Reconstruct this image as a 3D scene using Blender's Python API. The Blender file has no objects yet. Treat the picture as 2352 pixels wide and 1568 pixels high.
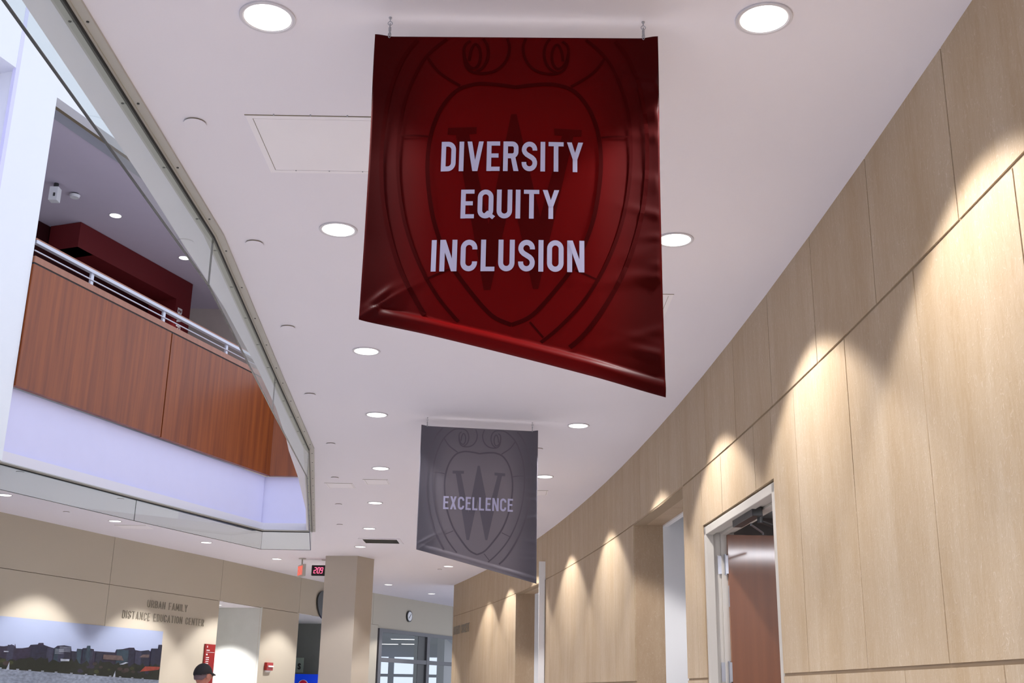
import bpy, bmesh, math, random
from mathutils import Vector, Matrix, geometry
random.seed(7)
C = bpy.context.scene.collection
PI = math.pi
EYE = 1.52; CZ = 3.52
PW_R = 138; PW_C = 98; PW_L = 250; WORLD = 1.35; EXPO = 0.0

# ------------------------------------------------------------------ materials
def newmat(name):
    m = bpy.data.materials.new(name); m.use_nodes = True
    nt = m.node_tree; b = nt.nodes['Principled BSDF']
    return m, nt, b
def mat(name, col, rough=.6, metal=0., spec=.5, emit=None, estr=0., var=.06, scale=(6,6,6), bump=0., bscale=60):
    m, nt, b = newmat(name)
    b.inputs['Roughness'].default_value = rough; b.inputs['Metallic'].default_value = metal
    b.inputs['Specular IOR Level'].default_value = spec
    tc = nt.nodes.new('ShaderNodeTexCoord'); mp = nt.nodes.new('ShaderNodeMapping'); mp.inputs['Scale'].default_value = scale
    nt.links.new(tc.outputs['Object'], mp.inputs['Vector'])
    nz = nt.nodes.new('ShaderNodeTexNoise'); nz.inputs['Scale'].default_value = 1.; nz.inputs['Detail'].default_value = 3
    nt.links.new(mp.outputs['Vector'], nz.inputs['Vector'])
    mx = nt.nodes.new('ShaderNodeMix'); mx.data_type = 'RGBA'
    mx.inputs['A'].default_value = (*[c*(1-var) for c in col], 1); mx.inputs['B'].default_value = (*[min(1, c*(1+var)) for c in col], 1)
    nt.links.new(nz.outputs['Fac'], mx.inputs['Factor']); nt.links.new(mx.outputs['Result'], b.inputs['Base Color'])
    if bump:
        n2 = nt.nodes.new('ShaderNodeTexNoise'); n2.inputs['Scale'].default_value = bscale; n2.inputs['Detail'].default_value = 2
        nt.links.new(tc.outputs['Object'], n2.inputs['Vector'])
        bp = nt.nodes.new('ShaderNodeBump'); bp.inputs['Strength'].default_value = bump; bp.inputs['Distance'].default_value = .002
        nt.links.new(n2.outputs['Fac'], bp.inputs['Height']); nt.links.new(bp.outputs['Normal'], b.inputs['Normal'])
    if emit:
        b.inputs['Emission Color'].default_value = (*emit, 1); b.inputs['Emission Strength'].default_value = estr
    return m
def stone_mat(name='limestone', c1=(.44, .325, .20), c2=(.61, .515, .395), flk=(.82, .74, .64)):
    m, nt, b = newmat(name); N = nt.nodes; K = nt.links
    b.inputs['Roughness'].default_value = .55; b.inputs['Specular IOR Level'].default_value = .3
    tc = N.new('ShaderNodeTexCoord')
    at = N.new('ShaderNodeAttribute'); at.attribute_name = 'tone'
    off = N.new('ShaderNodeVectorMath'); off.operation = 'SCALE'; off.inputs['Scale'].default_value = 37.
    K.new(at.outputs['Vector'], off.inputs[0])
    ad = N.new('ShaderNodeVectorMath'); K.new(tc.outputs['Object'], ad.inputs[0]); K.new(off.outputs['Vector'], ad.inputs[1])
    def noise(scale, det, dist=0, rough=.5):
        mp = N.new('ShaderNodeMapping'); mp.inputs['Scale'].default_value = scale; K.new(ad.outputs['Vector'], mp.inputs['Vector'])
        n = N.new('ShaderNodeTexNoise'); n.inputs['Scale'].default_value = 1; n.inputs['Detail'].default_value = det
        n.inputs['Distortion'].default_value = dist; n.inputs['Roughness'].default_value = rough
        K.new(mp.outputs['Vector'], n.inputs['Vector']); return n
    big = noise((5, 5, .9), 3, .4); grain = noise((38, 38, 7), 5, 1.2, .62); fl = noise((46, 46, 26), 4, 2.6, .72)
    mx = N.new('ShaderNodeMix'); mx.data_type = 'RGBA'; mx.inputs['A'].default_value = (*c1, 1); mx.inputs['B'].default_value = (*c2, 1)
    ma = N.new('ShaderNodeMath'); ma.operation = 'MULTIPLY_ADD'; K.new(big.outputs['Fac'], ma.inputs[0]); ma.inputs[1].default_value = .9; ma.inputs[2].default_value = -.25
    m2 = N.new('ShaderNodeMath'); m2.operation = 'MULTIPLY_ADD'; K.new(grain.outputs['Fac'], m2.inputs[0]); m2.inputs[1].default_value = .8; K.new(ma.outputs[0], m2.inputs[2])
    sx = N.new('ShaderNodeSeparateXYZ'); K.new(at.outputs['Vector'], sx.inputs[0])
    m3 = N.new('ShaderNodeMath'); m3.operation = 'MULTIPLY_ADD'; K.new(sx.outputs['X'], m3.inputs[0]); m3.inputs[1].default_value = .75; K.new(m2.outputs[0], m3.inputs[2])
    m4 = N.new('ShaderNodeMath'); m4.operation = 'SUBTRACT'; m4.use_clamp = True; K.new(m3.outputs[0], m4.inputs[0]); m4.inputs[1].default_value = .42
    K.new(m4.outputs[0], mx.inputs['Factor'])
    rp = N.new('ShaderNodeValToRGB'); rp.color_ramp.elements[0].position = .56; rp.color_ramp.elements[1].position = .74; K.new(fl.outputs['Fac'], rp.inputs['Fac'])
    mf = N.new('ShaderNodeMath'); mf.operation = 'MULTIPLY'; K.new(rp.outputs['Color'], mf.inputs[0]); mf.inputs[1].default_value = .75
    mm = N.new('ShaderNodeMath'); mm.operation = 'MULTIPLY'; K.new(mf.outputs[0], mm.inputs[0]); K.new(big.outputs['Fac'], mm.inputs[1])
    mz = N.new('ShaderNodeMix'); mz.data_type = 'RGBA'; K.new(mx.outputs['Result'], mz.inputs['A']); mz.inputs['B'].default_value = (*flk, 1)
    K.new(mm.outputs[0], mz.inputs['Factor'])
    # slight cool or warm cast that changes from slab to slab
    hs = N.new('ShaderNodeMix'); hs.data_type = 'RGBA'; hs.blend_type = 'MULTIPLY'; hs.inputs['B'].default_value = (.90, .94, 1.12, 1)
    K.new(mz.outputs['Result'], hs.inputs['A']); K.new(sx.outputs['Y'], hs.inputs['Factor'])
    K.new(hs.outputs['Result'], b.inputs['Base Color'])
    bp = N.new('ShaderNodeBump'); bp.inputs['Strength'].default_value = .35; bp.inputs['Distance'].default_value = .003
    K.new(fl.outputs['Fac'], bp.inputs['Height']); K.new(bp.outputs['Normal'], b.inputs['Normal'])
    return m
def wood_mat(name, c1, c2, rough=.35, scale=(14, 14, .55), coat=.3, cr=.22):
    m, nt, b = newmat(name); N = nt.nodes; K = nt.links
    tc = N.new('ShaderNodeTexCoord'); mp = N.new('ShaderNodeMapping'); mp.inputs['Scale'].default_value = scale
    K.new(tc.outputs['Object'], mp.inputs['Vector'])
    n = N.new('ShaderNodeTexNoise'); n.inputs['Scale'].default_value = 1; n.inputs['Detail'].default_value = 4; n.inputs['Roughness'].default_value = .6
    K.new(mp.outputs['Vector'], n.inputs['Vector'])
    rp = N.new('ShaderNodeValToRGB'); e = rp.color_ramp.elements; e[0].position = .32; e[1].position = .68
    e[0].color = (*c1, 1); e[1].color = (*c2, 1); K.new(n.outputs['Fac'], rp.inputs['Fac']); K.new(rp.outputs['Color'], b.inputs['Base Color'])
    b.inputs['Roughness'].default_value = rough; b.inputs['Coat Weight'].default_value = coat; b.inputs['Coat Roughness'].default_value = cr
    return m
def glass_mat(name, tint=(.92, .955, .94), refl=.03, rough=.0):
    m = bpy.data.materials.new(name); m.use_nodes = True; nt = m.node_tree; N = nt.nodes; K = nt.links
    N.remove(N['Principled BSDF']); out = N['Material Output']
    t = N.new('ShaderNodeBsdfTransparent'); t.inputs['Color'].default_value = (*tint, 1)
    g = N.new('ShaderNodeBsdfGlossy'); g.inputs['Roughness'].default_value = rough; g.inputs['Color'].default_value = (.9, .95, .93, 1)
    f = N.new('ShaderNodeFresnel'); f.inputs['IOR'].default_value = 1.5
    a = N.new('ShaderNodeMath'); a.operation = 'ADD'; a.use_clamp = True; a.inputs[1].default_value = refl; K.new(f.outputs[0], a.inputs[0])
    ge = N.new('ShaderNodeNewGeometry'); iv = N.new('ShaderNodeMath'); iv.operation = 'SUBTRACT'; iv.inputs[0].default_value = 1; K.new(ge.outputs['Backfacing'], iv.inputs[1])
    mu_ = N.new('ShaderNodeMath'); mu_.operation = 'MULTIPLY'; K.new(a.outputs[0], mu_.inputs[0]); K.new(iv.outputs[0], mu_.inputs[1]); a = mu_     # reflect on the outer faces only
    mx = N.new('ShaderNodeMixShader'); K.new(a.outputs[0], mx.inputs[0]); K.new(t.outputs[0], mx.inputs[1]); K.new(g.outputs[0], mx.inputs[2])
    K.new(mx.outputs[0], out.inputs['Surface']); return m

M = {}
M['ceil'] = mat('ceiling_paint', (.815, .785, .84), .8, spec=.2, var=.012, scale=(.7, .7, .7), bump=.08, bscale=90)
M['white'] = mat('white_paint', (.86, .87, .88), .6, spec=.3, var=.01)
M['atrium'] = mat('atrium_paint', (.87, .88, .90), .6, spec=.3, var=.01)
M['fascia'] = mat('lavender_white_paint', (.74, .72, .94), .6, spec=.3, var=.02)
M['trimwhite'] = mat('white_trim', (.82, .80, .80), .4, var=.01)
M['chan'] = mat('channel_metal', (.47, .45, .41), .45, metal=.0, spec=.6, var=.03)
M['chan2'] = mat('channel_metal_end', (.45, .46, .45), .45, var=.03)
M['black'] = mat('black_gasket', (.012, .012, .012), .6)
M['dark'] = mat('dark_metal', (.03, .03, .03), .4, spec=.5)
M['edge'] = mat('polished_glass_edge', (.05, .055, .05), .25)
M['glass'] = glass_mat('tinted_glass')
M['pane'] = glass_mat('window_glass', (.93, .95, .97), .01)
M['stone'] = stone_mat()
M['stone2'] = stone_mat('rough_limestone', (.42, .30, .19), (.54, .42, .29), (.74, .64, .52))
M['mortar'] = mat('mortar', (.34, .25, .16), .9)
M['beige'] = mat('beige_panel_paint', (.52, .475, .385), .7, spec=.2, var=.03, scale=(.8, .8, .8))
M['beige2'] = mat('beige_pillar_paint', (.50, .45, .38), .7, spec=.2, var=.02)
M['joint'] = mat('panel_joint', (.20, .16, .10), .9)
M['floor'] = mat('terrazzo', (.50, .48, .49), .35, var=.15, scale=(30, 30, 30))
M['wood'] = wood_mat('cherry_veneer', (.17, .033, .005), (.30, .070, .010), .45, coat=.15)
M['woodcap'] = wood_mat('cherry_cap', (.30, .11, .055), (.36, .14, .075), .4)
M['doorwood'] = wood_mat('door_veneer', (.17, .055, .020), (.21, .070, .025), .6, coat=1.0, cr=.10)
M['dooredge'] = wood_mat('door_edge', (.26, .10, .04), (.36, .16, .07), .5)
M['alum'] = mat('brushed_aluminium', (.60, .60, .66), .35, metal=.7, var=.03)
M['steel'] = mat('satin_steel', (.42, .43, .47), .35, metal=.85, var=.05)
M['lens'] = mat('lit_lens', (.9, .9, .9), .5, emit=(1., .97, .94), estr=3.0)
M['ring'] = mat('lamp_trim', (.62, .60, .64), .4, spec=.6)
M['redline'] = mat('banner_print_dark_red', (.042, .0004, .0006), .42, spec=.03)
M['redW'] = mat('banner_print_w_red', (.060, .0004, .0005), .42, spec=.04)
M['greyline'] = mat('banner_print_dark_grey', (.100, .088, .115), .5)
M['greyW'] = mat('banner_print_w_grey', (.120, .110, .142), .5)
M['print'] = mat('banner_print_white', (.50, .49, .70), .5, var=.02)
M['redwall'] = mat('dark_red_paint', (.13, .008, .010), .6, spec=.3)
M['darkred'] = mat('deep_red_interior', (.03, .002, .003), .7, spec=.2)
M['signred'] = mat('sign_red', (.26, .008, .008), .5)
M['firered'] = mat('alarm_red', (.35, .012, .008), .4)
M['letters'] = mat('bronze_letters', (.27, .24, .19), .5)
M['white_txt'] = mat('white_lettering', (.8, .75, .75), .5)
M['frame'] = mat('hollow_metal_paint', (.52, .49, .44), .45, spec=.5, var=.02)
M['winframe'] = mat('window_frame_paint', (.10, .10, .11), .4, spec=.5)
M['bluesteel'] = mat('blue_grey_beam', (.10, .13, .28), .5)
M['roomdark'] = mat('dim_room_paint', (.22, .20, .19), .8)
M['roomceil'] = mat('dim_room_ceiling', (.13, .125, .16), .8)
M['skin'] = mat('skin', (.50, .21, .15), .5, var=.08)
M['cap'] = mat('black_cloth', (.012, .009, .011), .75)
M['hair'] = mat('grey_hair', (.16, .11, .12), .8)
M['shirt'] = mat('coral_shirt', (.55, .14, .11), .8)
M['jeans'] = mat('jeans', (.05, .07, .12), .8)
M['led'] = mat('red_digits', (.5, .02, .05), .5, emit=(1., .12, .25), estr=2.2)
M['exitled'] = mat('exit_letters', (.8, .1, .06), .5, emit=(1., .12, .06), estr=.9)
M['exitface'] = mat('exit_face', (.75, .50, .44), .5)
M['blue'] = mat('vending_blue', (.004, .03, .55), .3, emit=(.0, .05, .7), estr=.35)
M['logo_red'] = mat('logo_red', (.7, .01, .06), .4)
M['green'] = mat('sign_green', (.35, .45, .40), .5)
M['stair'] = mat('stair_grey', (.25, .27, .26), .6)
M['mural_sky'] = mat('mural_sky_print', (.33, .39, .56), .5, var=.05, scale=(.8, .8, .8))
M['mural_sky2'] = mat('mural_low_sky_print', (.50, .48, .74), .5, var=.05)
M['mw'] = mat('mural_water_print', (.16, .19, .25), .5, var=.75, scale=(14, 14, 40))
for k, c in dict(navy=(.018, .022, .05), slate=(.04, .045, .09), dgreen=(.010, .016, .010), olive=(.04, .05, .015), brown=(.05, .035, .035), teal=(.03, .06, .09),
                 tan=(.14, .10, .10), brick=(.35, .06, .04), pale=(.30, .34, .42), purple=(.028, .024, .055)).items():
    M['m_'+k] = mat('mural_'+k, [q*(.6 if k != 'pale' else .9) for q in c], .5, var=.6, scale=(14, 14, 22))

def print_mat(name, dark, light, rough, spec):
    """printed vinyl: base colour runs from a paler middle to darker borders (vertex attribute 'ink')"""
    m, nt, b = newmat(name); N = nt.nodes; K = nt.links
    at = N.new('ShaderNodeAttribute'); at.attribute_name = 'fade'
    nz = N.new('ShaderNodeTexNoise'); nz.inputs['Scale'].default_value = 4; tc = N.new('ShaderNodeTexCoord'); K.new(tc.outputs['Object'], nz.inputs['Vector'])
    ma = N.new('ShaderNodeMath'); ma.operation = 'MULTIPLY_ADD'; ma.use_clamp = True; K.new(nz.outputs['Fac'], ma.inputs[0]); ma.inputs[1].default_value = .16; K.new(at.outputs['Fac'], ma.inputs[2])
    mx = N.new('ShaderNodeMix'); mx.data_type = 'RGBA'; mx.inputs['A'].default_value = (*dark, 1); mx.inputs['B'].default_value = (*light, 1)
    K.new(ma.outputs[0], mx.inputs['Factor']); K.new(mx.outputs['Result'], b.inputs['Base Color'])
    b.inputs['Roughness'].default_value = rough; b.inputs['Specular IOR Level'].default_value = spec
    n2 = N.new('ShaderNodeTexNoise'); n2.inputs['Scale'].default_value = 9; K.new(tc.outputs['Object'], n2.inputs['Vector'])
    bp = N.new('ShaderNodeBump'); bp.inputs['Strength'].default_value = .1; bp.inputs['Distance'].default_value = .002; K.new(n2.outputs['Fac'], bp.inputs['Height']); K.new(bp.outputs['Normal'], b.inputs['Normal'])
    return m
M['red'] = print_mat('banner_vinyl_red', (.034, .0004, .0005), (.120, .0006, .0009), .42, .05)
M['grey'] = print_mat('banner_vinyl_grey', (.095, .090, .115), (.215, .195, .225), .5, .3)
# ------------------------------------------------------------------ mesh builder
class MB:
    def __init__(s): s.v = []; s.f = []; s.m = []; s.t = []; s.cur = 0; s.tone = (.5, .5, 0)
    def add(s, vs, fs):
        o = len(s.v); s.v += [tuple(v) for v in vs]
        for f in fs: s.f.append([o+i for i in f]); s.m.append(s.cur); s.t.append(s.tone)
    def hexa(s, p):   # p: 8 points, bottom 0-3 loop, top 4-7 loop
        s.add(p, [(3, 2, 1, 0), (4, 5, 6, 7), (0, 1, 5, 4), (1, 2, 6, 5), (2, 3, 7, 6), (3, 0, 4, 7)])
    def box(s, x0, x1, y0, y1, z0, z1):
        s.hexa([(x0, y0, z0), (x1, y0, z0), (x1, y1, z0), (x0, y1, z0), (x0, y0, z1), (x1, y0, z1), (x1, y1, z1), (x0, y1, z1)])
    def slab(s, a, b, z0, z1, d):
        """vertical slab whose front runs a-b (xy); d = xy vector of its depth"""
        a2 = (a[0]+d[0], a[1]+d[1]); b2 = (b[0]+d[0], b[1]+d[1])
        s.hexa([(*a, z0), (*b, z0), (*b2, z0), (*a2, z0), (*a, z1), (*b, z1), (*b2, z1), (*a2, z1)])
    def obox(s, c, ax, ay, az, hx, hy, hz):
        c = Vector(c); ax, ay, az = Vector(ax)*hx, Vector(ay)*hy, Vector(az)*hz
        s.hexa([c-ax-ay-az, c+ax-ay-az, c+ax+ay-az, c-ax+ay-az, c-ax-ay+az, c+ax-ay+az, c+ax+ay+az, c-ax+ay+az])
    def tube(s, pts, r, n=10, cap=True, closed=False):
        pts = [Vector(p) for p in pts]; L = len(pts); rings = []
        for i, p in enumerate(pts):
            if closed: d = pts[(i+1) % L]-pts[i-1]
            else: d = pts[min(i+1, L-1)]-pts[max(i-1, 0)]
            d.normalize(); up = Vector((0, 0, 1)) if abs(d.z) < .9 else Vector((1, 0, 0))
            u = d.cross(up).normalized(); w = u.cross(d)
            rr = r[i] if isinstance(r, (list, tuple)) else r
            rings.append([p+(u*math.cos(2*PI*k/n)+w*math.sin(2*PI*k/n))*rr for k in range(n)])
        vs = [q for R in rings for q in R]; fs = []
        for i in range(L if closed else L-1):
            for k in range(n): a, b = i*n, ((i+1) % L)*n; fs.append((a+k, a+(k+1) % n, b+(k+1) % n, b+k))
        if cap and not closed: fs += [tuple(range(n))[::-1], tuple((L-1)*n+k for k in range(n))]
        s.add(vs, fs)
    def cyl(s, c, z0, z1, r, n=32, r1=None):
        r1 = r if r1 is None else r1
        vs = [(c[0]+r*math.cos(2*PI*k/n), c[1]+r*math.sin(2*PI*k/n), z0) for k in range(n)]+[(c[0]+r1*math.cos(2*PI*k/n), c[1]+r1*math.sin(2*PI*k/n), z1) for k in range(n)]
        s.add(vs, [tuple(range(n))[::-1], tuple(range(n, 2*n))]+[(k, (k+1) % n, n+(k+1) % n, n+k) for k in range(n)])
    def annulus(s, c, z0, z1, ri, ro, n=40):
        P = []
        for rr, zz in ((ri, z0), (ro, z0), (ro, z1), (ri, z1)):
            P.append([(c[0]+rr*math.cos(2*PI*k/n), c[1]+rr*math.sin(2*PI*k/n), zz) for k in range(n)])
        vs = sum(P, []); fs = []
        for j in range(4):
            a, b = j*n, ((j+1) % 4)*n
            for k in range(n): fs.append((a+k, a+(k+1) % n, b+(k+1) % n, b+k))
        s.add(vs, fs)
    def prism(s, poly, z0, z1):
        n = len(poly); tri = geometry.tessellate_polygon([[Vector((x, y, 0)) for x, y in poly]])
        vs = [(x, y, z0) for x, y in poly]+[(x, y, z1) for x, y in poly]
        s.add(vs, [tuple(t) for t in tri]+[tuple(n+i for i in t) for t in tri]+[(k, (k+1) % n, n+(k+1) % n, n+k) for k in range(n)])
    def build(s, name, mats, parent=None, smooth=False, bevel=0):
        me = bpy.data.meshes.new(name); me.from_pydata(s.v, [], s.f)
        if not isinstance(mats, (list, tuple)): mats = [mats]
        for m in mats: me.materials.append(m)
        at = me.attributes.new('tone', 'FLOAT_VECTOR', 'FACE')
        for i, p in enumerate(me.polygons): p.material_index = s.m[i]; at.data[i].vector = s.t[i]; p.use_smooth = smooth
        me.update()
        bm = bmesh.new(); bm.from_mesh(me); bmesh.ops.recalc_face_normals(bm, faces=bm.faces); bm.to_mesh(me); bm.free()
        o = bpy.data.objects.new(name, me); C.objects.link(o)
        if parent: o.parent = parent; o.matrix_parent_inverse = Matrix.Translation(-parent.location) if parent.type == 'EMPTY' and parent.parent is None else Matrix.Identity(4)
        if bevel:
            md = o.modifiers.new('bevel', 'BEVEL'); md.width = bevel; md.segments = 2; md.limit_method = 'ANGLE'
        return o
def tag(o, label=None, cat=None, group=None, kind=None):
    if label: o['label'] = label
    if cat: o['category'] = cat
    if group: o['group'] = group
    if kind: o['kind'] = kind
    return o
def empty(name, loc, label, cat, group=None, kind=None):
    o = bpy.data.objects.new(name, None); C.objects.link(o); o.location = loc; o.empty_display_size = .1
    return tag(o, label, cat, group, kind)
def struct(name, mb, m, label=None, parent=None):
    o = mb.build(name, m, parent)
    if parent is None: o['kind'] = 'structure'
    if label: o['label'] = label
    return o

# ------------------------------------------------------------------ camera
f_px = 2600.; pit = math.atan(805/f_px); rol = math.radians(1.0)
Fd = Vector((0, math.cos(pit), math.sin(pit))); U0 = Vector((0, -math.sin(pit), math.cos(pit))); X0 = Vector((1, 0, 0))
Xr = X0*math.cos(rol)+U0*math.sin(rol); Ur = U0*math.cos(rol)-X0*math.sin(rol)
cam = bpy.data.cameras.new('camera'); cam.sensor_width = 36; cam.sensor_fit = 'HORIZONTAL'; cam.lens = f_px/2352*36
cam.clip_start = .05; cam.clip_end = 300
co = bpy.data.objects.new('camera', cam); C.objects.link(co)
co.matrix_world = Matrix(((Xr.x, Ur.x, -Fd.x, 0), (Xr.y, Ur.y, -Fd.y, 0), (Xr.z, Ur.z, -Fd.z, EYE), (0, 0, 0, 1)))
bpy.context.scene.camera = co

# ------------------------------------------------------------------ plan of the hall
def xs(y): return 1.36-(y-3)**2/162            # right stone wall (a gentle curve)
LW = [(-3, -11.1), (13.86, -6.22), (16.13, -5.56), (18.87, -4.70), (21.9, -3.86), (25.04, -2.893), (28.7, -1.35), (32, .4)]
def xl(y):                                     # left panelled wall
    for (y0, x0), (y1, x1) in zip(LW, LW[1:]):
        if y <= y1: return x0+(x1-x0)*(y-y0)/(y1-y0)
    return LW[-1][1]
def fx(y): return -4.80+(y-10.54)*.3312        # far edge of the ceiling opening / atrium wall
FD = Vector((.3312, 1, 0)).normalized(); FN = Vector((-FD.y, FD.x, 0))    # along the atrium wall, and into it (left)
near_edge = [(-2.69, 15.13), (-2.37, 13.19), (-2.10, 11.15), (-1.95, 9.82), (-1.885, 9.36), (-1.755, 8.23), (-1.665, 7.13), (-1.59, 5.9), (-1.565, 5.0), (-1.54, 4.24), (-1.53, 3.6), (-1.52, 3.0), (-1.50, 1.5), (-1.50, -3)]

# ------------------------------------------------------------------ floor and ceiling
mb = MB(); mb.box(-14, 7, -6, 48, -.1, 0); struct('floor', mb, M['floor'])
poly = [(1.45, -3)]+[(xs(y)+.03, y) for y in [0, 3, 6, 9, 12, 15, 18, 21, 23]]+[(.6, 23.1), (.9, 32.2), (.4, 32)]
poly += [(xl(y)-.05, y) for y in (28.7, 25.04, 21.9, 18.87, 16.13, 13.86, 5, -3)]
poly += [(fx(-3), -3), (fx(15.16), 15.16)]+near_edge
mb = MB(); mb.prism(poly, CZ, CZ+.10); struct('ceiling', mb, M['ceil'])

# ------------------------------------------------------------------ right stone wall
def slabx(mb, y0, y1, z0, z1, gap=.004, depth=.03, off=0.):
    a = (xs(y0)+off, y0+gap); b = (xs(y1)+off, y1-gap); mb.tone = (random.random(), random.random()*.9, random.random())
    mb.slab(a, b, z0, z1, (depth, 0))
mb = MB()
S = .787; DOOR = (5.60, 7.30); N1 = (7.88, 9.80); N2 = (15.02, 17.15); YE = 22.8
def course(z0, z1, y_first, lo=-2.6, hi=YE, holes=()):
    ys = [lo]; y = y_first
    while y > lo+S: y -= S
    if y <= lo+.05: y += S
    while y < hi-.1: ys.append(y); y += S
    ys.append(hi)
    for (a, b) in holes: ys = [q for q in ys if not (a-.1 < q < b+.1)]+[a, b]
    ys = sorted(ys)
    for a, b in zip(ys, ys[1:]):
        if any(h0-.01 <= a and b <= h1+.01 for h0, h1 in holes): continue
        g = .004
        slabx(mb, a, b, z0, z1, g)
course(2.924, CZ+.02, 3.19)
course(1.627, 2.912, 2.81, holes=(DOOR, N1, N2))
for a, b in ((5.60, 5.958), (5.958, 6.745), (6.745, 7.30)): slabx(mb, a, b, 2.563, 2.912)
course(.86, 1.613, 3.21, holes=(DOOR, N1, N2)); course(0, .85, 2.81, holes=(DOOR, N1, N2))
o = struct('wall_right', mb, M['stone'], 'curved wall of pale limestone slabs washed by downlights')
mb = MB()                                                              # mortar bed behind the slabs
def bed(y0, y1, z0, z1):
    n = max(1, int((y1-y0)/1.0))
    for i in range(n):
        a = y0+(y1-y0)*i/n; b = y0+(y1-y0)*(i+1)/n
        mb.slab((xs(a)+.006, a), (xs(b)+.006, b), z0, z1, (.10, 0))
bed(-2.6, YE, 2.912, CZ+.02); bed(*DOOR, 2.565, 2.912)
for a, b in ((-2.6, DOOR[0]), (DOOR[1], N1[0]-.01), (N1[1]+.01, N2[0]-.01), (N2[1]+.01, YE)): bed(a, b, 0, 2.912)
struct('mortar_bed', mb, M['mortar'], parent=o)

def niche(y0, y1, dep, zt, far):
    """doorless passage through the stone wall: stone reveals and soffit, then a painted corridor"""
    mb = MB(); x0, x1 = xs(y0), xs(y1)
    mb.tone = (.15, .1, .3); mb.slab((x1+.012, y1), (x1+dep, y1), 0, zt, (0, .12))
    mb.tone = (.7, .3, .2); mb.slab((x0+.012, y0), (x0+dep, y0), 0, zt, (0, -.12))
    mb.tone = (.2, .1, .6)
    ym = (y0+y1)/2
    for a, b in ((y0, ym), (ym+.004, y1)): mb.hexa([(xs(a)+.004, a, zt), (xs(b)+.004, b, zt), (xs(b)+dep, b, zt), (xs(a)+dep, a, zt), (xs(a)+.004, a, zt+.06), (xs(b)+.004, b, zt+.06), (xs(b)+dep, b, zt+.06), (xs(a)+dep, a, zt+.06)])
    r = struct(far[0], mb, M['stone2'])
    mb = MB()
    mb.box(x1+dep, x1+4, y1, y1+.12, 0, 3.15); mb.box(x1+dep, x1+4, y0-.12, y0, 0, 3.15); mb.box(x1+4, x1+4.1, y0-.12, y1+.12, 0, 3.15)
    struct(far[1], mb, M['white'])
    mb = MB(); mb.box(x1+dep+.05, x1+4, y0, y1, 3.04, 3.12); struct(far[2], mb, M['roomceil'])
    mb = MB(); mb.hexa([(xs(a)+d, a, z) for z in (zt-.012, zt+.13) for a, d in ((y0, dep), (y1, dep), (y1, dep+.045), (y0, dep+.045))])
    struct(far[3], mb, M['trimwhite'])
niche(*N1, .255, 2.918, ('wall_passage_near', 'wall_corridor_near', 'ceiling_corridor_near', 'trim_1'))
niche(*N2, .28, 2.918, ('wall_passage_far', 'wall_corridor_far', 'ceiling_corridor_far', 'trim_2'))

# ------------------------------------------------------------------ door in the stone wall
d1 = empty('door_1', (xs(6.45), 6.45, 0), None, None, kind='structure'); d1['label'] = 'open brown flush door in a grey metal frame'
y0, y1 = DOOR; xa, xb = xs(y0), xs(y1)
def xd(y): return xa+(xb-xa)*(y-y0)/(y1-y0)
dn = Vector((1, -(xb-xa)/(y1-y0), 0)).normalized()
mb = MB()
ZT = 2.56
def dfr(ya, yb, z0, z1, p, q):     # frame piece between depths p and q from the stone face
    mb.hexa([(xd(yy)+dd, yy, zz) for zz in (z0, z1) for yy, dd in ((ya, p), (yb, p), (yb, q), (ya, q))])
for (ya, yb) in ((y1-.015-.05, y1-.015), (y0+.015, y0+.065)): dfr(ya, yb, 0, ZT-.012, .004, .055)      # outer face of the jambs
dfr(y0+.015, y1-.015, ZT-.062, ZT-.012, .004, .055)
for (ya, yb) in ((y1-.045, y1-.015), (y0+.015, y0+.045)): dfr(ya, yb, 0, ZT-.03, .055, .19)
dfr(y0+.02, y1-.02, ZT-.046, ZT-.02, .055, .19)
for (ya, yb) in ((y1-.062, y1-.045), (y0+.045, y0+.062)): dfr(ya, yb, 0, ZT-.05, .10, .145)           # door stop
dfr(y0+.04, y1-.04, ZT-.062, ZT-.046, .10, .145)
mb.build('door_frame', M['frame'], d1, bevel=.003)
mb = MB(); HX = xd(7.25)+.115; HY = 7.268
lx0 = 1.385; mb.box(lx0, lx0+1.02, 7.205, 7.25, .01, 2.495)
leaf = mb.build('door_leaf', [M['doorwood'], M['dooredge']], d1)
for p in leaf.data.polygons:
    if abs(p.normal.x) > .9: p.material_index = 1
for zz in (2.31, 1.66, 1.0, .3):
    mb = MB(); mb.cyl((lx0-.014, 7.222), zz-.057, zz+.057, .0075, 12)
    mb.box(lx0-.06, lx0-.02, 7.243, 7.247, zz-.057, zz+.057); mb.box(lx0-.018, lx0-.0005, 7.206, 7.235, zz-.057, zz+.057)
    for k in (-1, 1): mb.cyl((lx0-.014, 7.222), zz+k*.060-.004, zz+k*.060+.004, .009, 10)
    h = mb.build('hinge', M['steel'], d1)
mb = MB(); mb.box(lx0-.0015, lx0+.0005, 7.208, 7.235, 2.05, 2.18); mb.build('edge_plate', M['steel'], leaf)
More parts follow.
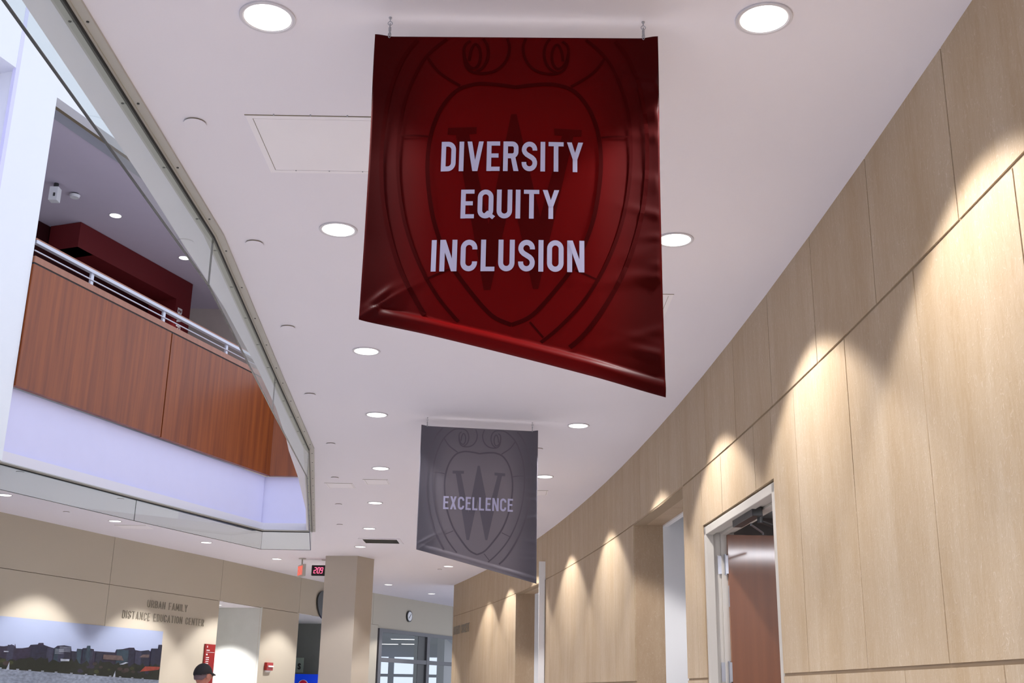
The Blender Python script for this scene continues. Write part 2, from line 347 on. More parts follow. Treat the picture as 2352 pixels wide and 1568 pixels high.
# closer on the frame head with its arm
a = Vector((xd(6.63)+.06, 6.63, 2.485)); b = Vector((xd(6.17)+.06, 6.17, 2.485)); dd = (b-a).normalized(); nn = Vector((dd.y, -dd.x, 0)); nn = -nn if nn.x < 0 else nn
mb = MB(); mb.obox((a+b)/2, dd, nn, (0, 0, 1), .23, .028, .025); clo = mb.build('door_closer', M['dark'], d1, bevel=.003)
mb = MB(); mb.obox((a+b)/2+nn*.035+Vector((0, 0, -.018)), dd, nn, (0, 0, 1), .07, .012, .004); mb.build('closer_plate', M['frame'], clo)
mb = MB(); mb.cyl(((a+dd*.40+nn*.03).x, (a+dd*.40+nn*.03).y), 2.43, 2.50, .016, 14); mb.tube([a+dd*.40+nn*.03+Vector((0, 0, -.045)), (1.50, 6.40, 2.435)], .009)
mb.tube([(1.50, 6.40, 2.435), (1.62, 6.62, 2.45)], .008); mb.build('closer_arm', M['dark'], clo)
mb = MB(); mb.tube([a+dd*.16+nn*.04+Vector((0, 0, -.03)), (1.49, 6.66, 2.435), (1.49, 6.66, 2.425)], .006); mb.build('hold_open_arm', M['steel'], clo)
# the small room behind the door
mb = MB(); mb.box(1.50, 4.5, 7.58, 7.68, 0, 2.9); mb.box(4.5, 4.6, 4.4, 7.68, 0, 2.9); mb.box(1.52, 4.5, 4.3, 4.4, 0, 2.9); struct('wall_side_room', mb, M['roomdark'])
mb = MB(); mb.box(1.48, 4.5, 4.4, 7.6, 2.66, 2.74); struct('ceiling_side_room', mb, M['white'])

# ------------------------------------------------------------------ left beige panelled wall, with its two passages
mb = MB(); g = .006
O1 = (18.95, 20.35); O2 = (21.8, 24.9); W1 = (25.28, 30.6)
yj = [-3, -.3, 2.45, 5.2, 7.95, 10.7, 13.4, 16.13, 18.91, 21.76, 25.04, 28.7, 32]
def lslab(mb, a, b, z0, z1, off=0., dep=.04):
    mb.slab((xl(a)+off, a), (xl(b)+off, b), z0, z1, (-dep, 0))
for a, b in zip(yj, yj[1:]): lslab(mb, a+g, b-g, 2.866, CZ+.02)
for a, b in ((-3, -.3), (-.3, 2.45), (2.45, 5.2), (5.2, 7.95), (7.95, 10.7), (10.7, 13.4), (13.4, 16.13), (16.13, 18.91), (20.35, 21.78), (24.9, 25.28)): lslab(mb, a+g, b-g, 0, 2.859)
lslab(mb, 25.28, 28.7, 2.80, 2.866, .0, .1); lslab(mb, 28.7, 32, 2.80, 2.866, .0, .1)
wl = struct('wall_left', mb, M['beige'], 'beige panelled wall with thin dark joints')
mb = MB()
for a, b in ((-3, 13.86), (13.86, 16.13), (16.13, 18.9), (20.4, 21.74), (24.95, 25.26)): lslab(mb, a, b, 0, 2.87, -.02, .1)
for a, b in zip([q[0] for q in LW], [q[0] for q in LW][1:]): lslab(mb, a, b, 2.862, CZ+.02, -.02, .1)
struct('panel_backing', mb, M['joint'], parent=wl)
def passage(y0, y1, dep, zt, nm, rm, top):
    x0, x1 = xl(y0), xl(y1); n = Vector((-1, .18, 0)).normalized()
    mb = MB(); mb.slab((x1, y1), (x1+n.x*dep, y1+n.y*dep), 0, zt+.1, (0, .12)); mb.slab((x0-.045, y0), (x0+n.x*dep, y0+n.y*dep), 0, zt+.1, (0, -.1))
    mb.slab((x0+n.x*dep, y0+n.y*dep-.1), (x1+n.x*dep, y1+n.y*dep+.1), 0, zt+.1, (-.1, 0)); struct('wall_'+nm, mb, rm)
    mb = MB(); mb.hexa([(x0-.03, y0-.05, zt), (x1-.03, y1+.1, zt), (x1+n.x*dep, y1+n.y*dep+.1, zt), (x0+n.x*dep, y0+n.y*dep-.05, zt)]+[(x0-.03, y0-.05, zt+.1), (x1-.03, y1+.1, zt+.1), (x1+n.x*dep, y1+n.y*dep+.1, zt+.1), (x0+n.x*dep, y0+n.y*dep-.05, zt+.1)])
    struct('ceiling_'+nm, mb, top)
passage(*O1, 1.9, 2.858, 'left_recess', mat('recess_paint', (.62, .63, .60), .7), M['ceil'])
passage(*O2, 2.2, 2.858, 'vending_recess', M['stair'], M['white'])

# square pillar
P4 = [(-2.87, 18.03), (-2.36, 17.95), (-2.15, 18.40), (-2.66, 18.49)]
mb = MB(); mb.prism(P4, 0, CZ); struct('pillar', mb, M['beige2'], 'square beige pillar standing between the hall and the left wall')

# ------------------------------------------------------------------ window wall at the end of the hall
w = empty('window_1', (xl(26.5), 26.5, 0), None, None, kind='structure'); w['label'] = 'glazed screen at the end of the hall with grey frames'
def wp(y, off=0.): return (xl(y)+off, y-off*.45)
mb = MB()
def wbar(ya, yb, z0, z1, p=-.05, q=.03): 
    a, b = wp(ya), wp(yb); d = Vector((b[0]-a[0], b[1]-a[1], 0)).normalized(); n = Vector((d.y, -d.x, 0))
    A = [(a[0]+n.x*p, a[1]+n.y*p), (b[0]+n.x*p, b[1]+n.y*p), (b[0]+n.x*q, b[1]+n.y*q), (a[0]+n.x*q, a[1]+n.y*q)]
    mb.hexa([(x, y, z0) for x, y in A]+[(x, y, z1) for x, y in A])
wbar(25.3, 28.7, 2.72, 2.80); wbar(28.7, 31.9, 2.72, 2.80)
wbar(25.3, 25.42, 0, 2.72); wbar(25.42, 28.7, 2.10, 2.19); wbar(28.7, 31.9, 2.10, 2.19); wbar(25.42, 31.9, 0, .12)
mb.build('frame', M['winframe'], w)
mb = MB(); wbar(27.05, 27.5, 0, 2.72, -.10, .0); mb.build('mullion', M['dark'], w)
mb = MB(); wbar(27.42, 27.55, 0, 2.72, -.02, .035); mb.build('mullion', M['winframe'], w)
mb = MB(); wbar(28.9, 29.05, 0, 2.72); mb.build('mullion', M['winframe'], w)
for (a, b) in ((25.42, 27.06), (27.5, 28.9), (29.05, 31.8)):
    mb = MB(); wbar(a, b, .12, 2.73, -.012, -.004); mb.build('pane', M['pane'], w)
# room beyond the screen
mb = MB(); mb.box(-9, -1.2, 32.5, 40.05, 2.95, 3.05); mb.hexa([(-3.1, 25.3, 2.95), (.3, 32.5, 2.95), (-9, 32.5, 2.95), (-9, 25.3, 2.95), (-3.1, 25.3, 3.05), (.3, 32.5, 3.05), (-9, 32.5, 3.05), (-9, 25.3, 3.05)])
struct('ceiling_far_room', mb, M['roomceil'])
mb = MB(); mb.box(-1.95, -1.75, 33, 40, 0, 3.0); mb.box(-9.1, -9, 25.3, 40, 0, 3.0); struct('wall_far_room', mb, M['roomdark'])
w2 = empty('window_2', (-4, 38, 0), None, None, kind='structure'); w2['label'] = 'outside windows of the room beyond the glazed screen'
mb = MB(); mb.box(-9, -1.95, 38, 38.12, 2.55, 2.95); mb.box(-9, -1.95, 38, 38.1, 1.93, 2.02); mb.box(-9, -1.95, 38, 38.1, 0, .8)
for x in (-7.5, -5.6, -3.72, -2.0): mb.box(x-.09, x+.09, 37.98, 38.12, 0, 2.6)
mb.build('frame', M['bluesteel'], w2)
mb = MB(); mb.box(-9, -1.95, 38.04, 38.05, .8, 2.55); mb.build('pane', M['pane'], w2)
def strip(x0, x1, y0, y1, lab):
    t = empty('strip_light', ((x0+x1)/2, (y0+y1)/2, 2.95), lab, 'ceiling light', 'strip lights of the room beyond the glazed screen')
    mb = MB(); mb.box(x0, x1, y0, y1, 2.92, 2.95); mb.build('housing', M['white'], t)
    mb = MB(); mb.box(x0+.02, x1-.02, y0+.01, y1-.01, 2.915, 2.9195); mb.build('diffuser', M['lens'], t)
strip(-3.35, -2.75, 37.0, 37.25, 'white strip light on the ceiling beyond the glazed screen, right and higher in the picture')
strip(-3.35, -2.45, 33.6, 33.8, 'white strip light crossing behind the dark mullion of the glazed screen')
strip(-4.6, -3.45, 37.3, 37.5, 'white strip light at the left edge of the glazed screen')

t = empty('panel_light', (2.4, 4.95, 2.66), 'ceiling panel light in the room behind the open brown door', 'ceiling light')
mb = MB(); mb.box(1.65, 2.75, 4.7, 5.25, 2.640, 2.658); mb.build('housing', M['white'], t)
mb = MB(); mb.box(1.68, 2.72, 4.73, 5.22, 2.635, 2.6395); mb.build('diffuser', mat('cool_diffuser', (.8, .8, .8), emit=(.93, .93, 1.), estr=34.), t)
# ------------------------------------------------------------------ atrium: wall, balcony, upper floor
def ap(y, off=0.):      # point on the atrium wall; off > 0 towards the opening
    return (fx(y)-FN.x*off, y-FN.y*off)
def aslab(mb, ya, yb, z0, z1, off=0., dep=.1):
    a, b = ap(ya, off), ap(yb, off); mb.slab(a, b, z0, z1, (FN.x*dep, FN.y*dep))
YC = 15.16                               # corner of the atrium
mb = MB(); aslab(mb, 10.4, YC, CZ, 4.245, -.04, .12); mb.box(fx(YC)-.05, -2.70, YC+.04, YC+.16, CZ+.002, 4.245); mb.box(-2.70, -1.2, YC+.04, YC+.16, CZ+.1, 4.245)
struct('wall_atrium_fascia', mb, M['fascia'], 'lavender white band of wall below the wooden balcony')
mb = MB(); aslab(mb, 10.0, 10.53, CZ, 9.6, .03, .35); aslab(mb, 10.53, YC+1.5, 7.37, 9.6, .0, .14)
aslab(mb, -3, 10.0, 7.35, 9.6, .03, .30); aslab(mb, -3, 10.0, CZ, 4.6, .0, .2)
struct('wall_atrium', mb, M['atrium'], 'bright white atrium wall with a pier beside the balcony')
mb = MB(); aslab(mb, 9.955, 10.0, 4.6, 9.6, .034, .04); struct('trim_3', mb, M['fascia'])
mb = MB(); aslab(mb, 6.5, 9.98, 4.6, 7.42, -.32, .1); struct('wall_left_bay', mb, M['fascia'])
mb = MB(); aslab(mb, 10.53, 16.4, 7.37, 7.41, -.141, .05); struct('trim_4', mb, M['joint'])
bal = empty('balcony_front', (*ap(12.8), 4.25), 'cherry wood balcony front with a wooden cap on the upper floor', 'balcony')
mb = MB(); aslab(mb, 10.54, 12.765, 4.25, 5.50, .05, .06); mb.build('panel', M['wood'], bal)
mb = MB(); aslab(mb, 12.783, YC, 4.25, 5.50, .05, .06); mb.build('panel', M['wood'], bal)
mb = MB(); mb.box(fx(YC)+.02, -1.2, YC-.05, YC+.02, 4.25, 5.50); mb.build('panel', M['wood'], bal)
mb = MB(); aslab(mb, 10.54, YC, 4.26, 5.52, -.01, .03); aslab(mb, 10.54, YC, 5.50, 5.52, .045, .06); mb.box(fx(YC), -1.2, YC, YC+.05, 4.26, 5.52); mb.build('backing', M['black'], bal)
mb = MB(); aslab(mb, 10.54, YC, 5.518, 5.585, .052, .11); mb.box(fx(YC)+.02, -1.2, YC-.05, YC+.06, 5.518, 5.585); mb.build('cap', M['woodcap'], bal)
rail = empty('guard_rail', (*ap(12.8), 5.585), 'silver metal guard rail with wooden handrail on top of the balcony', 'railing')
mb = MB(); aslab(mb, 10.54, YC, 5.72, 5.755, .045, .05); mb.build('flat_bar', M['alum'], rail)
mb = MB(); aslab(mb, 10.54, YC, 5.757, 5.778, .03, .06); mb.build('handrail', M['woodcap'], rail)
a, b = ap(10.54, .03), ap(YC, .03); mb = MB(); mb.tube([(*a, 5.645), (*b, 5.645)], .008); mb.build('rod', M['alum'], rail)
for y in (11.39, 12.63, 13.93):
    mb = MB(); p = ap(y, .012); mb.obox((p[0], p[1], 5.655), FD, FN, (0, 0, 1), .022, .012, .07); mb.build('post', M['alum'], rail)
# upper floor
mb = MB(); mb.hexa([(*ap(9, 0), 4.45), (*ap(15.3, 0), 4.45), (*ap(19, -9), 4.45), (*ap(6, -9), 4.45), (*ap(9, 0), 4.58), (*ap(15.3, 0), 4.58), (*ap(19, -9), 4.58), (*ap(6, -9), 4.58)])
struct('floor_upper', mb, M['floor'])
mb = MB(); mb.hexa([(*ap(8, -.16), 7.44), (*ap(19.5, -.16), 7.44), (*ap(24, -9), 7.44), (*ap(4, -9), 7.44), (*ap(8, -.16), 7.52), (*ap(19.5, -.16), 7.52), (*ap(24, -9), 7.52), (*ap(4, -9), 7.52)])
cu = struct('ceiling_upper', mb, mat('upper_ceiling_paint', (.62, .56, .66), .8, var=.02))
mb = MB(); mb.hexa([(*ap(8, -.16), 7.42), (*ap(19.5, -.16), 7.42), (*ap(19.5, -.42), 7.42), (*ap(8, -.42), 7.42)]+[(*ap(8, -.16), 7.445), (*ap(19.5, -.16), 7.445), (*ap(19.5, -.42), 7.445), (*ap(8, -.42), 7.445)])
struct('trim_5', mb, mat('soffit_band', (.40, .42, .47), .6))
upw = mat('upper_back_wall', (.66, .58, .52), .7)
mb = MB(); mb.box(-12, -3.0, 17.6, 17.7, 4.55, 7.5); mb.box(-10.2, -10.1, 8, 17.7, 4.55, 7.5); struct('wall_upper_back', mb, upw)
mb = MB(); mb.slab((-3.28, 15.25), (-3.0, 17.6), 4.55, 7.5, (.1, 0)); struct('wall_upper_right', mb, upw)
# dark red bar enclosure
bar = empty('bar_enclosure', (-5.6, 15.2, 4.58), 'dark red bar enclosure with an opening on the upper floor behind the rail', 'bar')
c0, c1, c2 = Vector((-5.797, 14.037)), Vector((-6.414, 14.289)), Vector((-4.929, 16.422))
d2 = (c2-c0).normalized(); n2 = Vector((-d2.y, d2.x))
mb = MB(); mb.slab(tuple(c0), tuple(c2), 7.08, 7.435, tuple(n2*.5)); mb.slab(tuple(c1), tuple(c0), 7.08, 7.435, (0.1, .3)); mb.build('bulkhead', M['redwall'], bar)
e = c2-d2*.36
mb = MB(); mb.slab(tuple(e), tuple(c2), 4.58, 7.08, tuple(n2*.5)); mb.build('pier', M['redwall'], bar)
f0 = c0+n2*.52; f1 = c2+n2*.52
mb = MB(); mb.slab(tuple(f0-d2*.4), tuple(f1), 4.58, 7.435, tuple(n2*.1)); mb.build('back_panel', M['darkred'], bar)
mb = MB(); mb.slab(tuple(c0+n2*.1), tuple(e+n2*.1), 4.58, 5.65, tuple(n2*.3)); mb.build('counter', M['darkred'], bar)
# white painted box (camera) and smoke sensor on the upper ceiling
t = empty('camera_box', (-5.672, 12.846, 7.44), 'small white security camera box under the upper ceiling left of the sensor', 'security camera')
mb = MB(); mb.box(-5.73, -5.62, 12.79, 12.90, 7.20, 7.38); mb.build('housing', M['white'], t, bevel=.006)
mb = MB(); mb.cyl((-5.675, 12.845), 7.38, 7.44, .03, 14); mb.build('mount', M['dark'], t)
mb = MB(); mb.cyl((-5.66, 12.787), 7.25, 7.29, .012, 10); mb.build('eye', M['dark'], t)
t = empty('smoke_sensor', (-5.551, 13.137, 7.44), 'small round smoke sensor on the upper ceiling beside the camera box', 'smoke detector')
mb = MB(); mb.cyl((-5.551, 13.137), 7.385, 7.42, .055, 24, .065); mb.build('body', M['white'], t); mb = MB(); mb.cyl((-5.551, 13.137), 7.42, 7.44, .045, 24); mb.build('base', M['dark'], t)

# ------------------------------------------------------------------ lettering (stroke letters)
T0 = .165
def arc(cx, cy, rx, ry, a0, a1, n=8): return [(cx+rx*math.cos(math.radians(a0+(a1-a0)*i/n)), cy+ry*math.sin(math.radians(a0+(a1-a0)*i/n))) for i in range(n+1)]
def glyph(ch, t):
    h = t/2; R = lambda x0, y0, x1, y1: ('q', [(x0, y0), (x1, y0), (x1, y1), (x0, y1)])
    tb = t*.86
    if ch == ' ': return .3, []
    if ch == 'I': return t, [R(0, 0, t, 1)]
    if ch == 'L': return .46, [R(0, 0, t, 1), R(t, 0, .46, tb)]
    if ch in 'EF':
        p = [R(0, 0, t, 1), R(t, 1-tb, .47, 1), R(t, .45, .42, .45+tb)]
        if ch == 'E': p.append(R(t, 0, .47, tb))
        return .47, p
    if ch == 'T': return .54, [R(0, 1-tb, .54, 1), R(.27-h, 0, .27+h, 1-tb)]
    if ch == 'D': w = .52; r = .2; return w, [R(0, 0, t, 1), ('c', [(t*.5, 1-h)]+arc(w-h-r, 1-h-r, r, r, 90, 0)+arc(w-h-r, h+r, r, r, 0, -90)+[(t*.5, h)])]
    if ch in 'PRB':
        w = .54; r = .14; p = [R(0, 0, t, 1)]; lo = .43
        p.append(('c', [(t*.5, 1-h)]+arc(w-h-r, 1-h-r, r, r, 90, 0)+arc(w-h-r, lo+h+r, r, r, 0, -90)+[(t*.5, lo+h)]))
        if ch == 'R': p.append(('q', [(w-t*1.02, 0), (w+.01, 0), (.26+t, .5), (.26, .5)]))
        if ch == 'B': p.append(('c', [(t*.5, lo+h)]+arc(w-h-r, lo+h-r, r, r, 90, 0)+arc(w-h-r, h+r, r, r, 0, -90)+[(t*.5, h)]))
        return w, p
    if ch in 'OQC':
        w = .55; r = w/2-h; top = arc(w/2, 1-h-r, r, r, 0, 180, 14); bot = arc(w/2, h+r, r, r, 180, 360, 14)
        if ch == 'C': return w, [('c', [(w-h, .69)]+top+bot+[(w-h, .31)])]
        p = [('c', top+bot+[top[0]])]
        if ch == 'Q': p.append(('q', [(.24, .17), (.35, .27), (.62, .07), (.52, -.03)]))
        return w, p
    if ch == 'U': w = .54; r = w/2-h; return w, [('c', [(h, 1)]+arc(w/2, h+r, r, r, 180, 360, 14)+[(w-h, 1)])]
    if ch == 'S':
        w = .55; r = w/2-h
        return w, [('c', [(w-h, .70)]+arc(w/2, 1-h-r, r, r, 0, 180, 14)+[(h, .70), (h+.03, .63), (h+.09, .57), (w-h-.09, .45), (w-h-.03, .39), (w-h, .31)]+arc(w/2, h+r, r, r, 0, -180, 14)+[(h, .31)])]
    if ch == 'V': w = .58; return w, [('q', [(w/2-t*.55, 0), (w/2+t*.45, 0), (t, 1), (0, 1)]), ('q', [(w/2-t*.45, 0), (w/2+t*.55, 0), (w, 1), (w-t, 1)])]
    if ch == 'A': w = .58; return w, [('q', [(0, 0), (t, 0), (w/2+t*.45, 1), (w/2-t*.55, 1)]), ('q', [(w-t, 0), (w, 0), (w/2+t*.55, 1), (w/2-t*.45, 1)]), R(.15, .2, w-.15, .2+tb)]
    if ch == 'Y': w = .58; return w, [R(w/2-h, 0, w/2+h, .42), ('q', [(w/2-h, .42), (w/2+h*.9, .42), (t*1.05, 1), (0, 1)]), ('q', [(w/2-h*.9, .42), (w/2+h, .42), (w, 1), (w-t*1.05, 1)])]
    if ch == 'X': w = .56; return w, [('q', [(0, 0), (t*1.1, 0), (w, 1), (w-t*1.1, 1)]), ('q', [(w-t*1.1, 0), (w, 0), (t*1.1, 1), (0, 1)])]
    if ch == 'N': w = .57; return w, [R(0, 0, t, 1), R(w-t, 0, w, 1), ('q', [(w-t*1.1, 0), (w-t*.1, 0), (t*1.1, 1), (t*.1, 1)])]
    if ch == 'M': w = .68; return w, [R(0, 0, t, 1), R(w-t, 0, w, 1), ('q', [(w/2-h, .2), (w/2+h, .2), (t, 1), (0, 1)]), ('q', [(w/2-h, .2), (w/2+h, .2), (w, 1), (w-t, 1)])]
    return .5, [R(0, 0, t, 1)]
def ribbon(mb, pts, wd, fn, step=.02):
    """flat ribbon of width wd along pts in the plane of fn(s, t)"""
    P = [Vector(p) for p in pts]; Q = [P[0]]
    for a, b in zip(P, P[1:]):
        n = max(1, int((b-a).length/step))
        for i in range(1, n+1): Q.append(a.lerp(b, i/n))
    vs = []
    for i, p in enumerate(Q):
        d = Q[min(i+1, len(Q)-1)]-Q[max(i-1, 0)]; d.normalize(); n = Vector((-d.y, d.x))*wd/2
        if i == len(Q)-1 and (Q[0]-Q[-1]).length < 1e-6: vs += vs[:2]; continue
        vs += [fn(*(p+n)), fn(*(p-n))]
    mb.add(vs, [(2*i, 2*i+1, 2*i+3, 2*i+2) for i in range(len(Q)-1)])
def text(mb, s, fn, x0, x1, tbase, hgt, t=T0, gap=.12, lv=None):
    """letters between x0 and x1, base line at tbase (t grows downwards), height hgt"""
    G = [glyph(c, t) for c in s]; W = sum(g[0] for g in G)+gap*(len(s)-1)
    sx = (x1-x0)/W; x = 0.
    for w, pr in G:
        for pi_, (kind, pts) in enumerate(pr):
            v_start = len(mb.v)
            if kind == 'q':
                (a, b, c, d) = [Vector((x0+(x+px)*sx, tbase-py*hgt)) for px, py in pts]
                n = max(1, int((d-a).length/.02)); vs = []
                for i in range(n+1): vs += [fn(*a.lerp(d, i/n)), fn(*b.lerp(c, i/n))]
                mb.add(vs, [(2*i, 2*i+1, 2*i+3, 2*i+2) for i in range(n)])
            else:
                q = [Vector((px, py)) for px, py in pts]; vs = []; L = len(q); closed = (q[0]-q[-1]).length < 1e-6
                for i, p in enumerate(q):
                    pa = q[i-1] if i > 0 else (q[-2] if closed else q[0]); pb = q[i+1] if i < L-1 else (q[1] if closed else q[-1])
                    d = (pb-pa).normalized(); nn = Vector((-d.y, d.x))*t/2
                    for e in (nn, -nn): vs.append(fn(x0+(x+p.x+e.x)*sx, tbase-(p.y+e.y)*hgt))
                mb.add(vs, [(2*i, 2*i+1, 2*i+3, 2*i+2) for i in range(L-1)])
            if lv is not None:      # overlapping strokes of one letter lie a hair apart
                for q_ in range(v_start, len(mb.v)): mb.v[q_] = tuple(Vector(mb.v[q_])+lv*.00025*pi_)
        x += w+gap

# BAR, turned clockwise, on the red pier
mb = MB(); base = c2-d2*.31-n2*.006
text(mb, 'BAR', lambda s, t: (base.x-d2.x*t, base.y-d2.y*t, 6.96-s), 0, .36, 0, .11, .16, .22)
mb.build('lettering', M['white_txt'], bar)
# ------------------------------------------------------------------ glass smoke screen round the ceiling opening
GV = [(-1.368, -2.5), (-1.372, -.05), (-1.376, 2.40), (-1.386, 4.853), (-1.574, 7.285), (-1.750, 9.684), (-2.610, 15.098), (-3.269, 15.099), (-4.158, 12.599), (-5.02, 10.0), (-5.85, 7.5), (-6.68, 5.0)]
gs = empty('glass_smoke_screen', (-1.386, 4.853, CZ), 'ring of frameless glass panels hanging from a metal channel around the ceiling opening', 'glass screen')
def offs(pts, d):
    out = []
    for i, p in enumerate(pts):
        p = Vector(p); ns = []
        if i > 0: e = (p-Vector(pts[i-1])).normalized(); ns.append(Vector((-e.y, e.x)))
        if i < len(pts)-1: e = (Vector(pts[i+1])-p).normalized(); ns.append(Vector((-e.y, e.x)))
        n = (ns[0]+ns[-1]).normalized(); out.append(p+n*d/max(.4, n.dot(ns[0])))
    return out
def strip_run(mb, pts, d0, d1, z0, z1):
    A, B = offs(pts, d0), offs(pts, d1)
    for i in range(len(pts)-1):
        mb.hexa([(*A[i], z0), (*A[i+1], z0), (*B[i+1], z0), (*B[i], z0), (*A[i], z1), (*A[i+1], z1), (*B[i+1], z1), (*B[i], z1)])
ch = []
for (a, b) in ((-.046, -.006), (.006, .046)):
    mb = MB(); strip_run(mb, GV, a, b, CZ-.010, CZ); strip_run(mb, GV, a*.2+b*.8 if a < 0 else a, b if a < 0 else a*.8+b*.2, CZ-.016, CZ-.010)
    ch.append(mb.build('channel_flange', M['chan'], gs))
mb = MB(); strip_run(mb, GV, -.0062, .0062, CZ-.026, CZ-.002); mb.build('gasket', M['black'], gs)
for i in range(len(GV)-1):
    p, q = Vector(GV[i]), Vector(GV[i+1]); e = (q-p).normalized(); p2, q2 = p+e*.002, q-e*.002; n = Vector((-e.y, e.x))
    mb = MB(); mb.slab(tuple(p2-n*.004), tuple(q2-n*.004), 3.268, CZ-.012, tuple(n*.008)); gp = mb.build('glass_panel', M['glass'], gs)
    mb = MB(); mb.slab(tuple(p2-n*.0045), tuple(q2-n*.0045), 3.2635, 3.268, tuple(n*.009))
    if i < len(GV)-2: mb.slab(tuple(q2-e*.002-n*.0042), tuple(q2-n*.0042), 3.268, CZ-.02, tuple(n*.0084))
    mb.build('polished_edge', M['edge'], gp)
    L = (q-p).length; k = int(L/.42)
    if 1 <= i <= 5:
        for j in range(k):
            r = p+e*(.19+(L-.38)*j/(k-1))
            for s_ in (-1, 1):
                mb = MB(); c = r+n*s_*.028; mb.cyl((c.x, c.y), CZ-.0125, CZ-.010, .0048, 10); mb.build('screw', M['dark'], ch[0 if s_ < 0 else 1])

# ------------------------------------------------------------------ banners
OUT = [(-.289, .011), (-.339, .079), (-.379, .19), (-.399, .338), (-.397, .485), (-.376, .625), (-.331, .772), (-.273, .888), (-.21, .981), (-.155, 1.033), (-.10, 1.075)]
SEC = [(-.155, .009), (-.203, .019), (-.267, .077), (-.306, .149), (-.338, .251), (-.351, .375), (-.344, .507), (-.319, .638), (-.274, .764), (-.214, .873), (-.135, .966), (-.06, 1.03)]
INN = [(0, .197), (-.04, .19), (-.09, .185), (-.13, .188), (-.18, .21), (-.224, .27), (-.251, .352), (-.259, .448), (-.249, .556), (-.228, .655), (-.185, .763), (-.126, .851), (-.058, .93), (0, .959)]
LN = [[(-.273, .092), (-.234, .146), (-.169, .193)], [(-.350, .353), (-.300, .356), (-.260, .363)], [(-.252, .821), (-.182, .790)], [(-.052, .95), (-.091, .996)],
      [(-.144, .104), (-.142, .08), (-.137, .060), (-.128, .045), (-.117, .053), (-.110, .078), (-.112, .107), (-.121, .126), (-.133, .130), (-.147, .118), (-.157, .095), (-.161, .066), (-.156, .045), (-.142, .033)],
      [(-.155, .009), (-.119, .014), (-.096, .035), (-.086, .07), (-.090, .104), (-.104, .130), (-.125, .145)],
      [(-.161, .075), (-.158, .105), (-.148, .132), (-.127, .146), (-.097, .148), (-.066, .140), (-.042, .120), (-.026, .090), (-.021, .055), (-.027, .028), (-.034, .008)]]
WP = [(-.201, .336), (-.115, .334), (-.115, .356), (-.137, .358), (-.072, .649), (-.012, .291), (.004, .29), (.079, .626), (.142, .360), (.119, .359), (.118, .337), (.201, .34), (.2, .361), (.176, .362), (.075, .849), (.060, .85), (-.006, .548), (-.062, .854), (-.081, .854), (-.177, .359), (-.202, .358)]
def smooth(pts, n=4):
    P = [Vector(p) for p in pts]; out = []
    if len(P) < 3: return pts
    for i in range(len(P)-1):
        p0, p1, p2, p3 = P[max(i-1, 0)], P[i], P[i+1], P[min(i+2, len(P)-1)]
        for k in range(n):
            t = k/n; out.append(.5*((2*p1)+(p2-p0)*t+(2*p0-5*p1+4*p2-p3)*t*t+(3*p1-p0-3*p2+p3)*t**3))
    out.append(P[-1]); return out
def sm(x, a, b): t = min(1, max(0, (x-a)/(b-a))); return t*t*(3-2*t)
